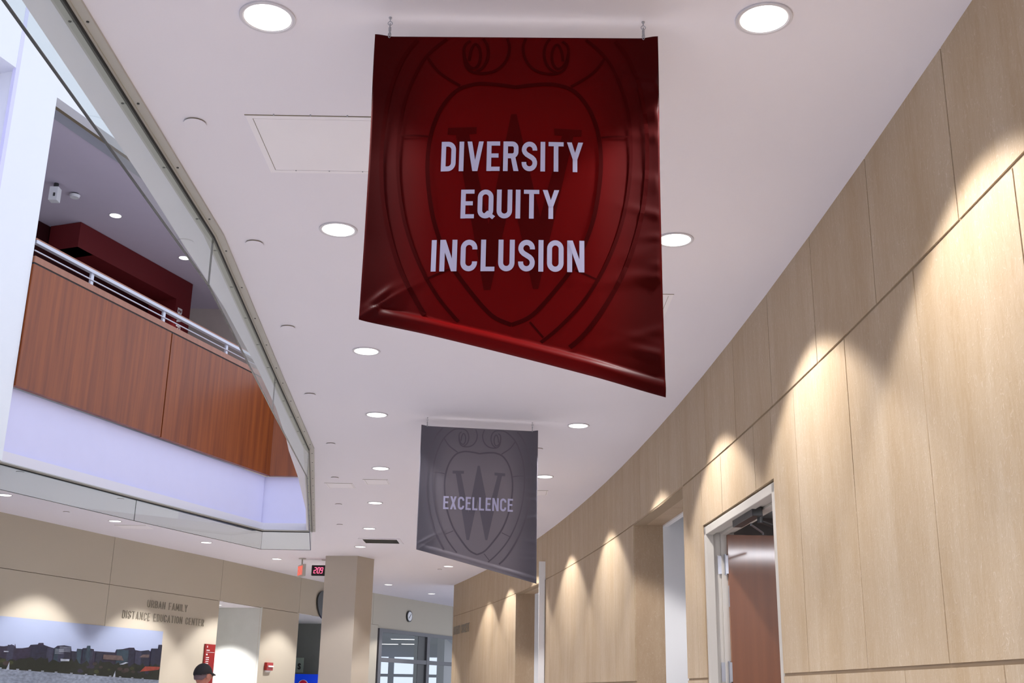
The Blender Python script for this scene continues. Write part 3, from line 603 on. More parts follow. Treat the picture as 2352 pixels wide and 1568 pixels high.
def banner(name, tl, tr, HL, HR, cloth, line, wmat, label, words, crest_up, seed, amp=1.):
    tl, tr = Vector(tl), Vector(tr); W = (tr-tl).length; ex = (tr-tl)/W; n = Vector((ex.y, -ex.x, 0)).normalized()
    rnd = random.Random(seed); wr = [(rnd.uniform(.1, 1.05), rnd.uniform(.05, .14), rnd.uniform(.0015, .0035), rnd.uniform(-.35, .35), rnd.uniform(.012, .022)) for _ in range(24)]
    wl_ = [(HL-.03-rnd.uniform(-.01, .05), rnd.uniform(.03, .12), rnd.uniform(.002, .004), rnd.uniform(.5, .9), rnd.uniform(.008, .014)) for _ in range(6)]
    def fn(s, t, off=0.):          # s from the left edge, t down from the top edge (at this s)
        u = s/W; H = HL+(HR-HL)*u; v = t/H
        g = sm(v, .05, .45)*(1-.35*sm(v, .7, .95))
        d = -.020*amp*g*(sm(abs(u-.5), .25, .48)) - .010*amp*g*abs(2*u-1)**2
        d += .012*amp*math.sin(u*PI)*sm(v, 0, .3)
        # small creases along the right edge and by the lower left corner
        for (c, w_, a_, sl, wd) in wr:
            x = (W-s); d += amp*a_*math.exp(-((t-c-sl*x)/wd)**2)*math.exp(-(x/w_)**2)*sm(x, 0, .012)
        for (c, w_, a_, sl, wd) in wl_: d += amp*a_*math.exp(-((t-c+sl*(s-.05))/wd)**2)*math.exp(-((s-.06)/w_)**2)
        # rolled hem
        hb = H-t
        if hb < .052: d += .020*amp*math.sin(PI*min(1, max(0, hb/.052)))**.8*sm(u, .0, .12)*(1-.6*sm(u, .75, 1))
        # corners of the top edge lift a little
        z = .008*(sm(.06-s, 0, .06)+sm(s-(W-.06), 0, .06))*(1-sm(v, 0, .08))
        return tl+ex*s-Vector((0, 0, t-z))+n*(d+off)
    root = empty(name, tuple((tl+tr)/2), label, 'banner', None)
    mb = MB(); nu, nv = 150, 170; vs = []
    for j in range(nv+1):
        for i in range(nu+1):
            s = W*i/nu; H = HL+(HR-HL)*i/nu
            # denser rows in the hem
            tt = j/nv; tt = tt*1.0 if tt < .85 else .85+(tt-.85)
            vs.append(fn(s, H*tt))
    mb.add(vs, [(j*(nu+1)+i, j*(nu+1)+i+1, (j+1)*(nu+1)+i+1, (j+1)*(nu+1)+i) for j in range(nv) for i in range(nu)])
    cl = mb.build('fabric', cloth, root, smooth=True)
    ia = cl.data.attributes.new('fade', 'FLOAT', 'POINT')
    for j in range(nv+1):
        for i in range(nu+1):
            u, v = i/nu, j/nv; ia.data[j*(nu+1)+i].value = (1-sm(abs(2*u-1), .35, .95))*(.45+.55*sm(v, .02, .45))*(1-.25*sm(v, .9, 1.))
    sd = cl.modifiers.new('thickness', 'SOLIDIFY'); sd.thickness = .0012; sd.offset = 1
    off = .0022; F = lambda s, t: fn(s+W/2, t-crest_up, off)
    inside = lambda p: p[1]-crest_up > .004 and p[1]-crest_up < HL+(HR-HL)*(p[0]+W/2)/W-.055
    mb = MB()
    def draw(pts, wd):
        P = smooth(pts, 5); run = []
        for p in P:
            if inside(p): run.append(p)
            else:
                if len(run) > 1: ribbon(mb, run, wd, F)
                run = []
        if len(run) > 1: ribbon(mb, run, wd, F)
    for side in (1, -1):
        mir = lambda L: [(x*side, y) for x, y in L]
        draw(mir(OUT), .013); draw(mir(SEC), .010); draw(mir(INN), .012)
        for i, l in enumerate(LN): draw(mir(l), .006 if i in (1, 2, 3) else .009)
    mb.build('crest_outline', line, root)
    bm = bmesh.new(); tri = geometry.tessellate_polygon([[Vector((x, y, 0)) for x, y in WP]]); bv = [bm.verts.new((x, y, 0)) for x, y in WP]
    for t in tri: bm.faces.new([bv[i] for i in t])
    for _ in range(5):
        le = [e for e in bm.edges if e.calc_length() > .03]
        if not le: break
        bmesh.ops.subdivide_edges(bm, edges=le, cuts=1); bmesh.ops.triangulate(bm, faces=bm.faces)
    mb = MB(); F2 = lambda s, t: fn(s+W/2, t-crest_up, off-.0006)
    bm.verts.index_update(); mb.add([F2(v.co.x, v.co.y) for v in bm.verts], [[v.index for v in f.verts] for f in bm.faces]); bm.free()
    mb.build('crest_letter', wmat, root)
    for (wd, a, b, base, hh, tk) in words:
        mb = MB(); text(mb, wd, lambda s, t: fn(s+W/2, t, off+.0012), a, b, base, hh, tk, lv=n)
        mb.build('lettering', M['print'], root)
    for s in (.045, W-.045):
        p = fn(s, 0); zt = CZ-.0
        hk = empty('hanging_hook', (p.x, p.y, zt), None, None); del_keys(hk); hk.parent = root; hk.matrix_parent_inverse = Matrix.Translation(-root.location)
        mb = MB(); mb.cyl((p.x, p.y), zt-.004, zt, .005, 14); mb.tube([(p.x, p.y, zt), (p.x, p.y, zt-.014)], .0016)
        mb.tube([(p.x+.0068*math.cos(a), p.y, zt-.021+.0068*math.sin(a)) for a in [2*PI*k/14 for k in range(14)]], .0014, closed=True, n=6)
        z0 = zt-.024; z1 = p.z+.004
        sub(mb.build('eye_screw', M['steel']), hk)
        mb = MB(); hl = (z0-z1)/2; zc = (z0+z1)/2
        mb.tube([(p.x, p.y+.004*math.cos(a), zc+(hl+.003)*math.sin(a)) for a in [2*PI*k/16 for k in range(16)]], .0016, closed=True, n=6)
        mb.tube([(p.x+.0038*math.cos(a), p.y, z1+.0+.010*math.sin(a)) for a in [2*PI*k/12 for k in range(12)]], .0014, closed=True, n=6)
        mb.cyl((p.x, p.y), zc-.006, zc+.008, .0042, 10)
        sub(mb.build('clip', M['steel']), hk)
    return root
def del_keys(o):
    for k in ('label', 'category', 'group'):
        if k in o: del o[k]
def sub(o, par):
    o.parent = par; bpy.context.view_layer.update(); o.matrix_parent_inverse = par.matrix_world.inverted()
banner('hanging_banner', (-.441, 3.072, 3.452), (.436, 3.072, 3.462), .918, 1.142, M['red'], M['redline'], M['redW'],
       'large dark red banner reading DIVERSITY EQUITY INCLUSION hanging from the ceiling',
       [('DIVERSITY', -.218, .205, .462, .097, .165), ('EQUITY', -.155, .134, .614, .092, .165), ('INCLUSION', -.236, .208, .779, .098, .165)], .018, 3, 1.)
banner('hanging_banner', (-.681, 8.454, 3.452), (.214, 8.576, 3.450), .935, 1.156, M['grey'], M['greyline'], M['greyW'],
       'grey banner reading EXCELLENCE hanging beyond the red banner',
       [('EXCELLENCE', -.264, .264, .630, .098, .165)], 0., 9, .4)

# ------------------------------------------------------------------ recessed downlights
def spot(x, y, z, P, ang, blend=.3, col=(1, .96, .95), nm='downlight_lamp', rad=.035, tgt=None):
    l = bpy.data.lights.new(nm, 'SPOT'); l.energy = P; l.spot_size = math.radians(ang); l.spot_blend = blend; l.color = col; l.shadow_soft_size = rad
    o = bpy.data.objects.new(nm, l); C.objects.link(o); o.location = (x, y, z)
    if tgt: o.rotation_euler = (Vector(tgt)-o.location).to_track_quat('-Z', 'Y').to_euler()
    return o
LB = {
 (-.78, 3.08): 'large round downlight left of the red banner at the top edge', (.76, 3.04): 'large round downlight right of the red banner by the stone wall',
 (-.80, 4.78): 'round downlight touching the left edge of the red banner', (.74, 4.83): 'round downlight half hidden behind the right edge of the red banner',
 (-.90, 6.71): 'round downlight just below the lower left corner of the red banner', (.66, 6.72): 'round downlight hidden behind the lower right of the red banner',
 (-1.02, 8.40): 'round downlight above and left of the top of the grey banner', (.53, 8.65): 'lone round downlight right of the top of the grey banner',
 (-1.22, 10.58): 'round downlight left of the grey banner above the square ceiling hatch', (.34, 10.86): 'round downlight partly hidden by the right edge of the grey banner',
 (-1.50, 12.65): 'round downlight between the small ceiling hatches and the air grille', (.12, 13.1): 'downlight hidden behind the lower right of the grey banner',
 (-1.81, 14.77): 'round downlight just before the air grille in the ceiling', (-.22, 15.44): 'downlight hidden behind the lower tip of the grey banner',
 (-2.17, 16.75): 'round downlight just beyond the air grille', (-.56, 17.5): 'downlight behind the grey banner near the far stone wall',
 (-1.00, 19.27): 'small round downlight under the lower edge of the grey banner', (-2.37, 22.92): 'small round downlight just right of the square pillar',
 (-1.64, 24.95): 'farthest small round downlight above the wall clock',
 (-5.61, 12.55): 'round downlight cut by the left edge of the picture under the glass', (-5.02, 14.49): 'round downlight under the joint of the far glass panels',
 (-4.38, 16.56): 'small round downlight over the second panel joint of the beige wall', (-3.75, 18.59): 'small round downlight left of the exit sign',
 (-3.08, 20.7): 'small round downlight hidden behind the square pillar',
 (-.77, 1.35): 'round downlight before the red banner over the left of the hall', (.76, 1.35): 'round downlight before the red banner by the stone wall', (-.77, -.4): 'rear round downlight over the left of the hall', (.74, -.4): 'rear round downlight by the stone wall'}
def downlight():
    t = empty('recessed_downlight', (0, 0, CZ), None, 'ceiling light', 'recessed round downlights')
    mb = MB(); mb.annulus((0, 0), CZ-.006, CZ, .0765, .087, 44); mb.build('trim_ring', M['ring'], t, bevel=.0015)
    mb = MB(); mb.annulus((0, 0), CZ-.0035, CZ-.0005, .0715, .0775, 44); mb.build('reflector', M['trimwhite'], t)
    mb = MB(); mb.cyl((0, 0), CZ-.004, CZ-.0012, .0725, 44); mb.build('lens', M['lens'], t)
    return t
def dup(o, par=None):
    c = o.copy(); C.objects.link(c)
    if par: mi = o.matrix_parent_inverse.copy(); c.parent = par; c.matrix_parent_inverse = mi
    for h in list(o.children): dup(h, c)
    return c
bpy.context.view_layer.update()
proto = downlight(); first = True
for (x, y), lab in LB.items():
    o = proto if first else dup(proto); first = False
    o.location = (x, y, CZ); o['label'] = lab
    right = x > xs(y)-1.2; leftw = x < xl(y)+1.4
    spot(x, y, CZ-.02, PW_R if right else PW_L if leftw else PW_C, 107 if right else 98 if leftw else 112, .22 if right else .3)
def extra(x, y, z, P, ang, lab):
    o = dup(proto); o.location = (x, y, z); o['label'] = lab; spot(x, y, z-.02, P, ang, .4, (1, .97, .95)); return o
extra(-4.95, 19.80, 2.858, 210, 97, 'round downlight inside the lit recess of the beige wall')
extra(-5.15, 24.0, 2.858, 16, 100, 'round downlight above the blue vending machine')
extra(2.0, 9.1, 3.04, 22, 100, 'downlight in the nearer stone passage'); extra(1.3, 16.4, 3.04, 20, 100, 'downlight in the farther stone passage')
o = extra(-5.262, 13.81, 7.44, 70, 110, 'round downlight on the upper ceiling above the balcony')
o = extra(-4.762, 15.312, 7.44, 150, 110, 'round downlight on the upper ceiling seen through the glass edge')

# ------------------------------------------------------------------ small round cover plates
PL = {(-1.19, 3.78): 'largest round cover plate left of the square ceiling hatch', (-1.22, 4.96): 'round cover plate left of the second downlight',
 (-1.30, 6.25): 'round cover plate up and left of the third downlight', (-1.43, 7.81): 'round cover plate up and left of the fourth downlight',
 (-1.53, 9.49): 'dark rimmed round cover plate nearest the bend in the glass screen', (-1.73, 11.11): 'small cover plate above the pale rectangular hatch',
 (-1.93, 12.79): 'small cover plate level with the fifth downlight', (-2.15, 14.45): 'small cover plate left of the sixth downlight',
 (-5.37, 13.76): 'small cover plate beside the left downlight near the beige wall', (-4.84, 11.10): 'small cover plate seen through the far glass at the left',
 (-4.36, 12.68): 'small cover plate seen through the far glass by the joint', (-1.176, 19.79): 'small cover plate beside the downlight under the grey banner', (.244, 9.555): 'cover plate at the right edge of the grey banner'}

def plate():
    t = empty('cover_plate', (0, 0, CZ), None, 'sprinkler cover', 'round sprinkler cover plates')
    mb = MB(); mb.cyl((0, 0), CZ-.0085, CZ-.0055, .041, 36); mb.build('disc', M['ceil'], t)
    mb = MB(); mb.cyl((0, 0), CZ-.0055, CZ, .0375, 36); mb.build('cup', M['joint'], t)
    return t
pp = plate(); first = True
for (x, y), lab in PL.items():
    o = pp if first else dup(pp); first = False
    o.location = (x, y, CZ); o['label'] = lab
# ------------------------------------------------------------------ hatches and grille in the ceiling
HM = mat('hatch_paint', (.88, .85, .88), .7, var=.01)
def hatch(x0, x1, y0, y1, lab, fr=.022, screws=True):
    t = empty('ceiling_hatch', ((x0+x1)/2, (y0+y1)/2, CZ), lab, 'access panel')
    mb = MB(); z = CZ-.003
    for a in ((x0, x1, y0, y0+fr), (x0, x1, y1-fr, y1), (x0, x0+fr, y0+fr, y1-fr), (x1-fr, x1, y0+fr, y1-fr)): mb.box(*a, z, CZ)
    mb.build('frame', HM, t)
    g = .0025; mb = MB(); mb.box(x0+fr+g, x1-fr-g, y0+fr+g, y1-fr-g, z+.0005, CZ); mb.build('door', HM, t)
    mb = MB(); mb.box(x0+fr, x1-fr, y0+fr, y1-fr, CZ-.0006, CZ); mb.box(x0-.003, x1+.003, y0-.003, y0, CZ-.002, CZ); mb.build('seam', M['joint'], t)
    if screws:
        for k in range(3):
            for yy in (y0-.008, y1-.02):
                mb = MB(); mb.cyl((x0+(x1-x0)*(.22+.28*k), yy), CZ-.004, CZ, .003, 8); mb.build('screw', M['steel'], t)
hatch(-.99, -.51, 3.715, 4.19, 'large square ceiling hatch left of the red banner')
hatch(.30, .84, 5.575, 6.05, 'square ceiling hatch mostly hidden behind the red banner', screws=False)
hatch(-1.88, -1.60, 11.43, 11.72, 'small ceiling hatch nearer the glass screen', .012, False)
hatch(-1.46, -1.215, 11.18, 11.47, 'small ceiling hatch left of the grey banner', .012, False)
hatch(.10, .40, 11.66, 11.95, 'small ceiling hatch at the right edge of the grey banner', .012, False)
hatch(-5.15, -4.74, 14.86, 15.2, 'ceiling hatch above the beige wall under the far glass', .012, False)
t = empty('air_grille', (-1.8, 16.05, CZ), 'rectangular air grille with dark slats in the ceiling before the pillar', 'vent')
mb = MB()
for a in ((-2.08, -1.50, 15.76, 15.82), (-2.08, -1.50, 16.26, 16.32), (-2.08, -2.03, 15.82, 16.26), (-1.55, -1.50, 15.82, 16.26)): mb.box(*a, CZ-.01, CZ)
mb.build('frame', M['ceil'], t)
mb = MB(); mb.box(-2.03, -1.55, 15.82, 16.26, CZ-.002, CZ); mb.build('throat', M['dark'], t)
for k in range(9):
    mb = MB(); y = 15.845+k*.048; mb.hexa([(-2.03, y, CZ-.010), (-1.55, y, CZ-.010), (-1.55, y+.004, CZ-.010), (-2.03, y+.004, CZ-.010), (-2.03, y+.012, CZ-.002), (-1.55, y+.012, CZ-.002), (-1.55, y+.016, CZ-.002), (-2.03, y+.016, CZ-.002)])
    mb.build('slat', M['chan'], t)
# ------------------------------------------------------------------ signs and small things
# exit sign
t = empty('exit_sign', (-3.31, 18.45, CZ), 'lit exit sign with red letters hanging left of the digital clock', 'sign')
ed = Vector((.45, -.9, 0)).normalized(); en = Vector((-ed.y, ed.x, 0)); en = -en if en.y > 0 else en
ec = Vector((-3.31, 18.45, 3.325))
mb = MB(); mb.obox(ec, ed, en, (0, 0, 1), .155, .022, .095); mb.build('housing', M['frame'], t, bevel=.005)
mb = MB(); mb.obox(ec+en*.023, ed, en, (0, 0, 1), .135, .002, .078); fa = mb.build('face', M['exitface'], t)
mb = MB(); q = ec+en*.027
text(mb, 'EXIT', lambda s, tt: q+ed*s-Vector((0, 0, tt)), -.12, .12, .068, .136, .2, .16); mb.build('lettering', M['exitled'], t)
mb = MB(); mb.cyl((ec.x, ec.y), 3.42, CZ, .012, 12); mb.cyl((ec.x, ec.y), CZ-.012, CZ, .06, 20); mb.build('canopy', M['frame'], t)
# digital clock
t = empty('digital_clock', (-2.92, 18.46, CZ), 'black digital clock showing 2:09 in red, half hidden by the pillar', 'clock')
cx0, cx1, cy = -3.172, -2.68, 18.56
mb = MB(); mb.box(cx0, cx1, cy, cy+.07, 3.262, 3.428); mb.build('case', M['black'], t, bevel=.006)
mb = MB(); mb.box(-2.95, -2.90, cy+.02, cy+.05, 3.428, CZ); mb.box(-3.02, -2.80, cy, cy+.08, CZ-.012, CZ); mb.build('bracket', M['frame'], t)
SEG = {'2': 'abged', '0': 'abcdef', '9': 'abcdfg'}
mb = MB(); zc = 3.345; hh = .044; ww = .031; sl = .14
def seg(x, c):
    P = {'a': ((0, hh), (ww, hh)), 'b': ((ww, hh), (ww, 0)), 'c': ((ww, 0), (ww, -hh)), 'd': ((0, -hh), (ww, -hh)), 'e': ((0, 0), (0, -hh)), 'f': ((0, hh), (0, 0)), 'g': ((0, 0), (ww, 0))}
    for k in SEG[c]:
        (a, b), (d, e) = P[k]; mb.tube([(x+a+b*sl, cy-.002, zc+b), (x+d+e*sl, cy-.002, zc+e)], .0048, 6)
seg(-3.128, '2'); seg(-3.072, '0'); seg(-3.024, '9')
for dz in (-.022, .022): mb.tube([(-3.083+dz*sl, cy-.004, zc+dz-.004), (-3.083+dz*sl, cy-.004, zc+dz+.004)], .005, 6)
mb.build('digits', M['led'], t)
# wall clock on the end wall
def endp(y, off): # point in front of the end wall
    a, b = wp(y), wp(y+.1); d = Vector((b[0]-a[0], b[1]-a[1], 0)).normalized(); n = Vector((d.y, -d.x, 0)); return Vector((a[0], a[1], 0))+n*off, d, n
t0, d0_, n0 = endp(26.56, 0.)
t = empty('wall_clock', (t0.x, t0.y, 3.134), 'round wall clock with white face and black rim above the glazed screen', 'clock')
def disc(r, o0, o1, k=40):
    mb = MB(); A = [t0+n0*o0+d0_*r*math.cos(2*PI*i/k)+Vector((0, 0, 3.134+r*math.sin(2*PI*i/k))) for i in range(k)]; B = [p+n0*(o1-o0) for p in A]
    mb.add(A+B, [tuple(range(k)), tuple(range(k, 2*k))]+[(i, (i+1) % k, k+(i+1) % k, k+i) for i in range(k)]); return mb
disc(.125, .0, .035).build('rim', M['dark'], t); disc(.102, .035, .038).build('face', M['white'], t)
mb = MB(); cc = t0+n0*.043+Vector((0, 0, 3.134)); mb.tube([cc-d0_*.02-Vector((0, 0, .02)), cc+d0_*.045+Vector((0, 0, .045))], .004); mb.tube([cc, cc-d0_*.05-Vector((0, 0, .05))], .004); mb.build('hands', M['dark'], t)
# dark sign behind the pillar, on the beige wall
y = 22.60; a, b = Vector((xl(y-.1), y-.1, 0)), Vector((xl(y+.1), y+.1, 0)); d = (b-a).normalized(); n = Vector((d.y, -d.x, 0))
mb = MB(); pts = [(.30*math.cos(q)*(1 if math.sin(q) > 0 else .80+.20*math.cos(q)**2), (.20 if math.sin(q) > 0 else .34)*math.sin(q)) for q in [2*PI*k/40 for k in range(40)]]
A = [Vector((xl(y), y, 3.16))+n*.012+d*(s+.10)+Vector((0, 0, z)) for s, z in pts]; B = [p+n*.03 for p in A]
mb.add(A+B, [tuple(range(40)), tuple(range(40, 80))]+[(i, (i+1) % 40, 40+(i+1) % 40, 40+i) for i in range(40)])
tag(mb.build('shield_sign', M['dark']), 'black rounded shield sign on the beige wall, partly hidden by the pillar', 'sign')
# wall letters
def wallfn(yc, z0, lift=.007):
    def fn(s, t): y_ = yc+s; return (xl(y_)+lift, y_-lift*.3, z0-t)
    return fn
def letters(words, fn, x0, x1, tb, hg, t, gap, lab, loc):
    root = empty('wall_letters', loc, lab, 'lettering'); G = [glyph(c, t) for c in words]; W = sum(g[0] for g in G)+gap*(len(words)-1); sx = (x1-x0)/W; x = x0
    for ch, g_ in zip(words, G):
        w = g_[0]*sx
        if ch != ' ':
            mb = MB(); text(mb, ch, fn, x, x+w, tb, hg, t); o = mb.build('letter', M['letters'], root)
            md = o.modifiers.new('depth', 'SOLIDIFY'); md.thickness = .006; md.offset = 0
        x += w+gap*sx
letters('URBAN FAMILY', wallfn(0, 2.755), 17.02, 18.02, .135, .105, .10, .26, 'raised letters URBAN FAMILY, upper line on the beige wall', (xl(17.5), 17.5, 2.58))
letters('DISTANCE EDUCATION CENTER', wallfn(0, 2.565), 16.48, 18.50, .13, .105, .10, .26, 'raised letters DISTANCE EDUCATION CENTER, lower line on the beige wall', (xl(17.5), 17.5, 2.40))
letters('RORBIO SOCIETT', lambda s, t: (xs(22.65-s)-.014, 22.65-s, 2.66-t), 0, 1.5, .10, .155, .14, .14, 'small dark raised letters at the far end of the stone wall', (xs(22), 22, 2.56))
# mural of a lake city
mu = empty('mural', (xl(15.5), 15.5, 1.4), 'wide printed photograph of a city skyline above water on the beige wall', 'mural')
mu.location = (xl(15.5), 15.5, 1.4); ME = 17.47; ZT_ = 2.300; ZS = -.0
def mp(s, z, l=.006): return (xl(s)+l, s-l*.3, z)
def mpoly(pts, l, k, nm='building', par=None):
    b_ = MB(); n = len(pts); A = [mp(s, z, l) for s, z in pts]; tri = geometry.tessellate_polygon([[Vector((s, z, 0)) for s, z in pts]])
    b_.add(A, [tuple(q) for q in tri]); return b_.build(nm, M[k], par or mu)
def mrow(pts_top, zb, l, k, nm):
    mb = MB(); vs = []
    for s, z in pts_top: vs += [mp(s, z, l), mp(s, zb, l)]
    mb.add(vs, [(2*i, 2*i+1, 2*i+3, 2*i+2) for i in range(len(pts_top)-1)]); return mb.build(nm, M[k], mu)
SY = [8+i*.5 for i in range(19)]+[ME]
mrow([(s, ZT_) for s in SY], .6, .004, 'mural_sky', 'sky_panel')
# skyline traced as heights against position along the wall
sky = [(8, 1.94), (14.25, 1.949), (14.31, 1.958), (14.38, 1.978), (14.43, 1.957), (14.435, 1.99), (14.46, 1.935), (14.57, 1.94), (14.68, 1.956), (14.71, 1.987), (14.84, 1.998), (14.85, 2.016), (14.94, 2.02), (14.95, 1.997), (15.02, 1.982),
 (15.15, 1.964), (15.21, 1.996), (15.34, 2.008), (15.48, 1.996), (15.50, 1.942), (15.60, 1.939), (15.605, 1.976), (15.71, 1.975), (15.72, 1.987), (15.80, 1.991), (15.805, 2.022), (15.87, 2.025), (15.88, 1.987), (15.95, 1.984), (15.96, 1.959), (16.24, 1.957),
 (16.41, 1.957), (16.43, 1.997), (16.57, 2.009), (16.71, 2.035), (16.82, 2.039), (16.85, 2.007), (16.98, 1.999), (17.16, 2.019), (17.21, 2.001), (17.22, 2.042), (17.38, 2.049), (17.385, 2.104), (ME, 2.108)]
mrow(sky, 1.5, .007, 'm_purple', 'skyline')
rb = random.Random(5)
BL = [(14.31, 14.42, 1.97, 'm_slate'), (14.72, 15.02, 1.985, 'm_navy'), (15.02, 15.14, 1.965, 'm_slate'), (15.16, 15.36, 1.965, 'm_teal'), (15.24, 15.48, 1.998, 'm_slate'), (15.36, 15.48, 1.925, 'm_navy'), (15.605, 15.70, 1.97, 'm_teal'), (15.72, 15.94, 1.982, 'm_navy'),
      (15.80, 15.87, 2.02, 'm_teal'), (15.88, 15.95, 1.98, 'm_purple'), (15.50, 15.60, 1.93, 'm_navy'), (16.0, 16.2, 1.94, 'm_navy'), (16.44, 16.72, 2.0, 'm_teal'), (16.70, 16.84, 2.0, 'm_navy'), (16.86, 17.0, 1.985, 'm_slate'), (17.0, 17.19, 2.0, 'm_navy'), (17.22, ME, 2.045, 'm_navy'), (17.385, ME, 2.10, 'm_navy')]
for i, (a, b, z, k) in enumerate(BL): mpoly([(a, 1.6), (b, 1.6), (b, z), (a, z)], .0085+.0002*i, k)
for i in range(8): z = 1.975-i*.019; mpoly([(14.745, z-.005), (15.0, z-.005), (15.0, z), (14.745, z)], .0122, 'm_slate', 'window_band')
for i in range(4): z = 1.985-i*.017; mpoly([(15.25, z-.005), (15.47, z-.005), (15.47, z), (15.25, z)], .0122, 'm_pale', 'window_band')
for i in range(4): z = 1.955-i*.017; mpoly([(15.17, z-.004), (15.34, z-.004), (15.34, z), (15.17, z)], .0122, 'm_pale', 'window_band')
for i in range(6): s = 15.74+i*.034; mpoly([(s, 1.84), (s+.012, 1.84), (s+.012, 1.965), (s, 1.965)], .0122, 'm_teal', 'window_band')
mpoly([(16.16, 1.922), (16.55, 1.917), (16.61, 1.853), (16.16, 1.859)], .0142, 'm_tan', 'roof'); mpoly([(17.11, 1.788), (ME, 1.791), (17.44, 1.749), (17.0, 1.712)], .0144, 'm_brick', 'roof')
mpoly([(17.03, 1.95), (17.18, 1.955), (17.18, 1.915), (16.95, 1.91)], .0126, 'm_tan', 'roof'); mpoly([(15.29, 1.837), (15.47, 1.836), (15.47, 1.812), (15.3, 1.807)], .0142, 'm_pale', 'roof')
mpoly([(14.25, 1.895), (14.33, 1.897), (14.33, 1.885), (14.25, 1.883)], .0142, 'm_pale', 'roof'); mpoly([(16.52, 1.80), (16.66, 1.835), (16.72, 1.83), (16.60, 1.80)], .0146, 'm_pale', 'roof')
rt = []; s = 8
while s < ME: rt.append((s, 1.80+rb.uniform(-.03, .05))); s += rb.uniform(.03, .08)
rt.append((ME, 1.80)); mrow(rt, 1.5, .0130, 'm_dgreen', 'tree_line')
for i in range(34):
    s = rb.uniform(13.6, 17.3); z = rb.uniform(1.69, 1.82); r_ = rb.uniform(.02, .05)
    mpoly([(s+r_*1.4*math.cos(q), z+r_*.6*math.sin(q)) for q in [2*PI*k/9 for k in range(9)]], .0134+.00002*i, rb.choice(['m_olive', 'm_dgreen', 'm_brown', 'm_dgreen', 'm_purple']), 'tree')
wt = [(s, 1.685-(s-14.3)*.026 if s > 13 else 1.70) for s in SY]; mrow(wt, .6, .0150, 'mw', 'water')
for s, z in ((14.33, 1.68), (16.41, 1.625)): mpoly([(s, z), (s+.055, z), (s+.04, z+.09)], .0155, 'm_pale', 'sail')
for i in range(14): s = 13.7+i*.26+rb.uniform(-.05, .05); z = 1.688-(s-14.3)*.026; mpoly([(s, z), (s+.05, z), (s+.05, z+.010), (s, z+.010)], .0155, 'm_pale', 'boat')
# red directory sign at the end of the beige wall
t = empty('directory_sign', (xl(18.77), 18.77, 1.9), 'tall narrow red directory sign beside the lit recess', 'sign')
def rs(s, z, l=.03): return Vector((xl(s)+l, s-l*.3, z))
mb = MB(); a, b = rs(18.58, 0, .004), rs(18.86, 0, .004); mb.slab((a.x, a.y), (b.x, b.y), 1.1, 2.17, (.02, -.006)); mb.build('plate', M['signred'], t)
mb = MB()
for (z, a, b, h) in ((2.13, 18.62, 18.64, .03), (2.075, 18.61, 18.70, .014), (2.045, 18.61, 18.84, .005), (2.01, 18.61, 18.65, .022), (1.965, 18.61, 18.70, .012), (1.935, 18.61, 18.70, .012), (1.905, 18.61, 18.69, .012), (1.875, 18.61, 18.69, .012), (1.83, 18.61, 18.65, .022), (1.79, 18.61, 18.70, .012)):
    mb.add([rs(a, z-h/2, .028), rs(b, z-h/2, .028), rs(b, z+h/2, .028), rs(a, z+h/2, .028)], [(0, 1, 2, 3)])
mb.build('small_text', M['white_txt'], t)
# fire alarm pull on the beige pier
t = empty('fire_alarm', (xl(20.62), 20.62, 1.88), 'small red and white fire alarm pull on the beige pier right of the lit recess', 'fire alarm')
p0 = rs(20.57, 0, .004); p1 = rs(20.80, 0, .004)
mb = MB(); mb.slab((p0.x, p0.y), (p1.x, p1.y), 1.815, 1.945, (.05, -.015)); mb.build('body', M['firered'], t, bevel=.004)
q0 = rs(20.60, 0, .056); q1 = rs(20.78, 0, .056); mb = MB(); mb.slab((q0.x, q0.y), (q1.x, q1.y), 1.870, 1.895, (.018, -.005)); mb.build('handle', M['white'], t)
mb = MB(); mb.slab((p0.x+.01, p0.y+.02), (p1.x-.01, p1.y-.04), 1.785, 1.813, (.03, -.01)); mb.build('base_box', M['trimwhite'], t)
# vending machine and hanging sign in the second recess
t = empty('vending_machine', (-4.2, 24.2, 0), 'blue vending machine with a round white and red logo in the dark recess', 'vending machine')
mb = MB(); mb.box(-4.80, -3.80, 23.95, 24.7, 0.02, 1.79); mb.build('cabinet', M['dark'], t, bevel=.01)
mb = MB(); mb.box(-4.27, -3.79, 23.92, 23.95, .3, 1.80); mb.box(-4.80, -4.27, 23.92, 23.95, .3, 1.80); fr_ = mb.build('front_panel', M['blue'], t)
def dsk(r, k0, k1, z, yy, m, nm):
    mb = MB(); k = 28; A = [(-4.10+r*math.cos(a), yy, z+r*math.sin(a)) for a in [math.radians(k0+(k1-k0)*i/k) for i in range(k+1)]]
    B = [(x, y+.004, zz) for x, y, zz in A]; mb.add(A+B, [tuple(range(k+1)), tuple(range(k+1, 2*k+2))]+[(i, i+1, k+2+i, k+1+i) for i in range(k)]); return mb.build(nm, m, t)
dsk(.105, 0, 360, 1.585, 23.914, M['white'], 'logo_disc'); dsk(.082, 10, 185, 1.60, 23.909, M['logo_red'], 'logo_top'); dsk(.082, 190, 350, 1.57, 23.909, M['blue'], 'logo_bottom')
t = empty('recess_sign', (-4.45, 24.85, 1.9), 'pale green wall sign with a dark symbol above the vending machine', 'sign')
mb = MB(); mb.box(-4.72, -4.28, 24.84, 24.87, 1.84, 2.14); mb.build('plate', M['green'], t)
mb = MB(); text(mb, 'S', lambda s, tt: (-4.40+s, 24.835, 1.90-tt), 0, .07, 0, .13, .26); mb.build('symbol', M['dark'], t)
